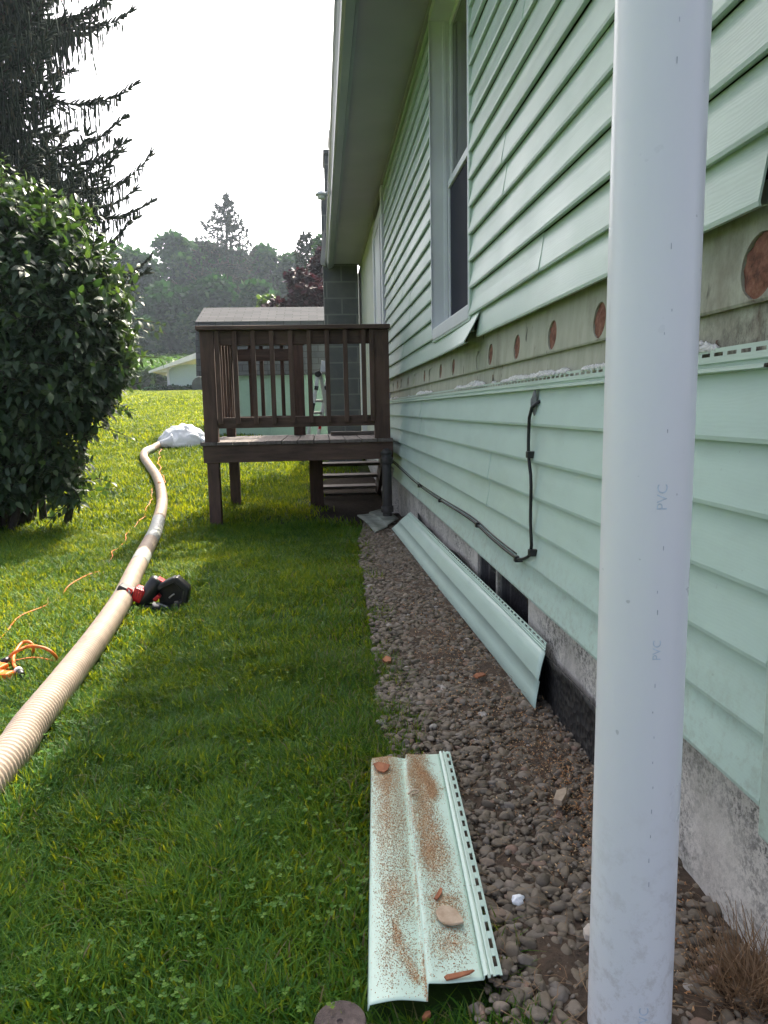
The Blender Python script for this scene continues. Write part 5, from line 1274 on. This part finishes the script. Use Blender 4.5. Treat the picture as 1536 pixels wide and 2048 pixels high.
def chip(name, label, cat, px, z, th, mat, jag=.0):
    pts = [onZ(u, v, z) for u, v in px]; mb = MB(); mb.poly([p+Vector((0,0,-th/2)) for p in pts], (0,0,th)); o = mb.build(name, mat, bevel=min(.0015, th*.3)); return tagit(o, label, cat)
chip('wood_chip', 'flat orange brown wood flake on the far left corner of the short panel', 'wood chip', [(746,1528),(757,1524),(780,1530),(776,1540),(768,1545),(755,1541)], .052, .004, MT['chip'])
chip('wood_splinter', 'long reddish splinter at the near end of the short panel', 'wood splinter', [(888,1954),(893,1950),(945,1940),(950,1941),(940,1948),(915,1956),(893,1961)], .0535, .0035, MT['chip'])
chip('wood_splinter', 'short reddish splinter in the middle of the short panel', 'wood splinter', [(868,1797),(880,1775),(885,1777),(884,1786),(874,1800)], .0535, .003, MT['chip'])
chip('wood_plug', 'pale round plug of sawn wood on the short panel', 'wood plug', [(871,1825),(873.5,1833),(878,1840),(884,1845),(893,1848.5),(903,1850),(916,1848.5),(928,1845),(925,1838),(919,1829),(912,1820),(903,1815),(894,1812),(884,1812),(875,1817)], .056, .0045, MT['plug'])
mb = MB(); mb.tube(spline([tuple(onZ(u, v, .060)) for u, v in ((817,1588),(822,1583),(830,1580),(837,1582),(834,1586),(824,1589))], 14), .0022, 6)
tagit(mb.build('wood_curl', MT['plug'], smooth=True), 'small curled shaving by the crease of the short panel', 'wood shaving')
chip('wood_chip', 'orange wood flake poking from under the near edge of the short panel', 'wood chip', [(843,2038),(850,2026),(860,2024),(862,2030),(852,2040)], .02, .008, MT['chip'])
chip('stone_chip', 'square beige stone chip on the gravel beside the white pipe', 'stone chip', [(1107,1603),(1113,1585),(1134,1579),(1133,1592),(1124,1607)], .055, .014, simple('beige_stone', (.42,.33,.24,1), .85, .15, 40, .3))
chip('stone_chip', 'pale broken stone chip half hidden by the foot of the white pipe', 'stone chip', [(1166,1862),(1175,1852),(1190,1850),(1190,1880),(1170,1875)], .055, .012, simple('pale_stone', (.50,.44,.38,1), .85, .15, 40, .3))
chip('brick_chip', 'flat rust orange chip on the gravel in front of the leaning panel', 'brick chip', [(946,1352),(953,1347),(966,1346),(972,1350),(960,1354),(955,1357)], .045, .006, MT['chip'])
chip('brick_chip', 'rust orange flake at the lawn side of the gravel', 'brick chip', [(765,1320),(772,1313),(783,1317),(782,1324),(770,1326)], .035, .010, MT['chip'])
fc = onZ(1036, 1800, .055); v0, f0 = ico(3); d = 1+.10*np.sin(v0@np.array([5.3,2.7,3.9])+1)+.12*np.sin(v0@np.array([-3.,6,2.])+2)+.22*(v0[:, 0] > .3)*v0[:, 1]
tagit(link('foam_scrap', np_mesh('foam_scrap', v0*d[:, None]*np.array([.012,.010,.009])+np.array(fc), None, f0), MT['foam'], smooth=True), 'bright white scrap of foam on the gravel right of the short panel', 'foam scrap')
dc = onZ(681, 2062, .02)
mb = MB(); mb.lathe((dc.x, dc.y, .022), [(.040,0),(.041,.006),(.041,.014),(.039,.0155),(.005,.0155),(.004,.012)], 40)
mb.v = [(x_+.0, y_, z_+.04*(y_-dc.y)) for x_, y_, z_ in mb.v]
tagit(mb.build('wood_disc', simple('grey_brown_disc', (.115,.085,.075,1), .85, .35, 60, .5), smooth=False, bevel=.001), 'round brown cut-out disc lying in the grass left of the short panel', 'disc')

# ================================================================== HAZE
hz = MB().box(-330, -70, -1.5, 330, 430, 40).build('haze', None or simple('haze_air', (1,1,1,1)))
hm = bpy.data.materials.new('haze_volume'); hm.use_nodes = True; t = hm.node_tree; t.nodes.remove(t.nodes['Principled BSDF'])
pv = t.nodes.new('ShaderNodeVolumePrincipled'); pv.inputs['Color'].default_value = (.74, .86, 1.0, 1); pv.inputs['Density'].default_value = .0006; pv.inputs['Anisotropy'].default_value = .35
t.links.new(pv.outputs[0], t.nodes['Material Output'].inputs['Volume'])
hz.data.materials.clear(); hz.data.materials.append(hm); hz['kind'] = 'stuff'; hz['label'] = 'thin pale summer haze over the fields'; hz['category'] = 'haze'
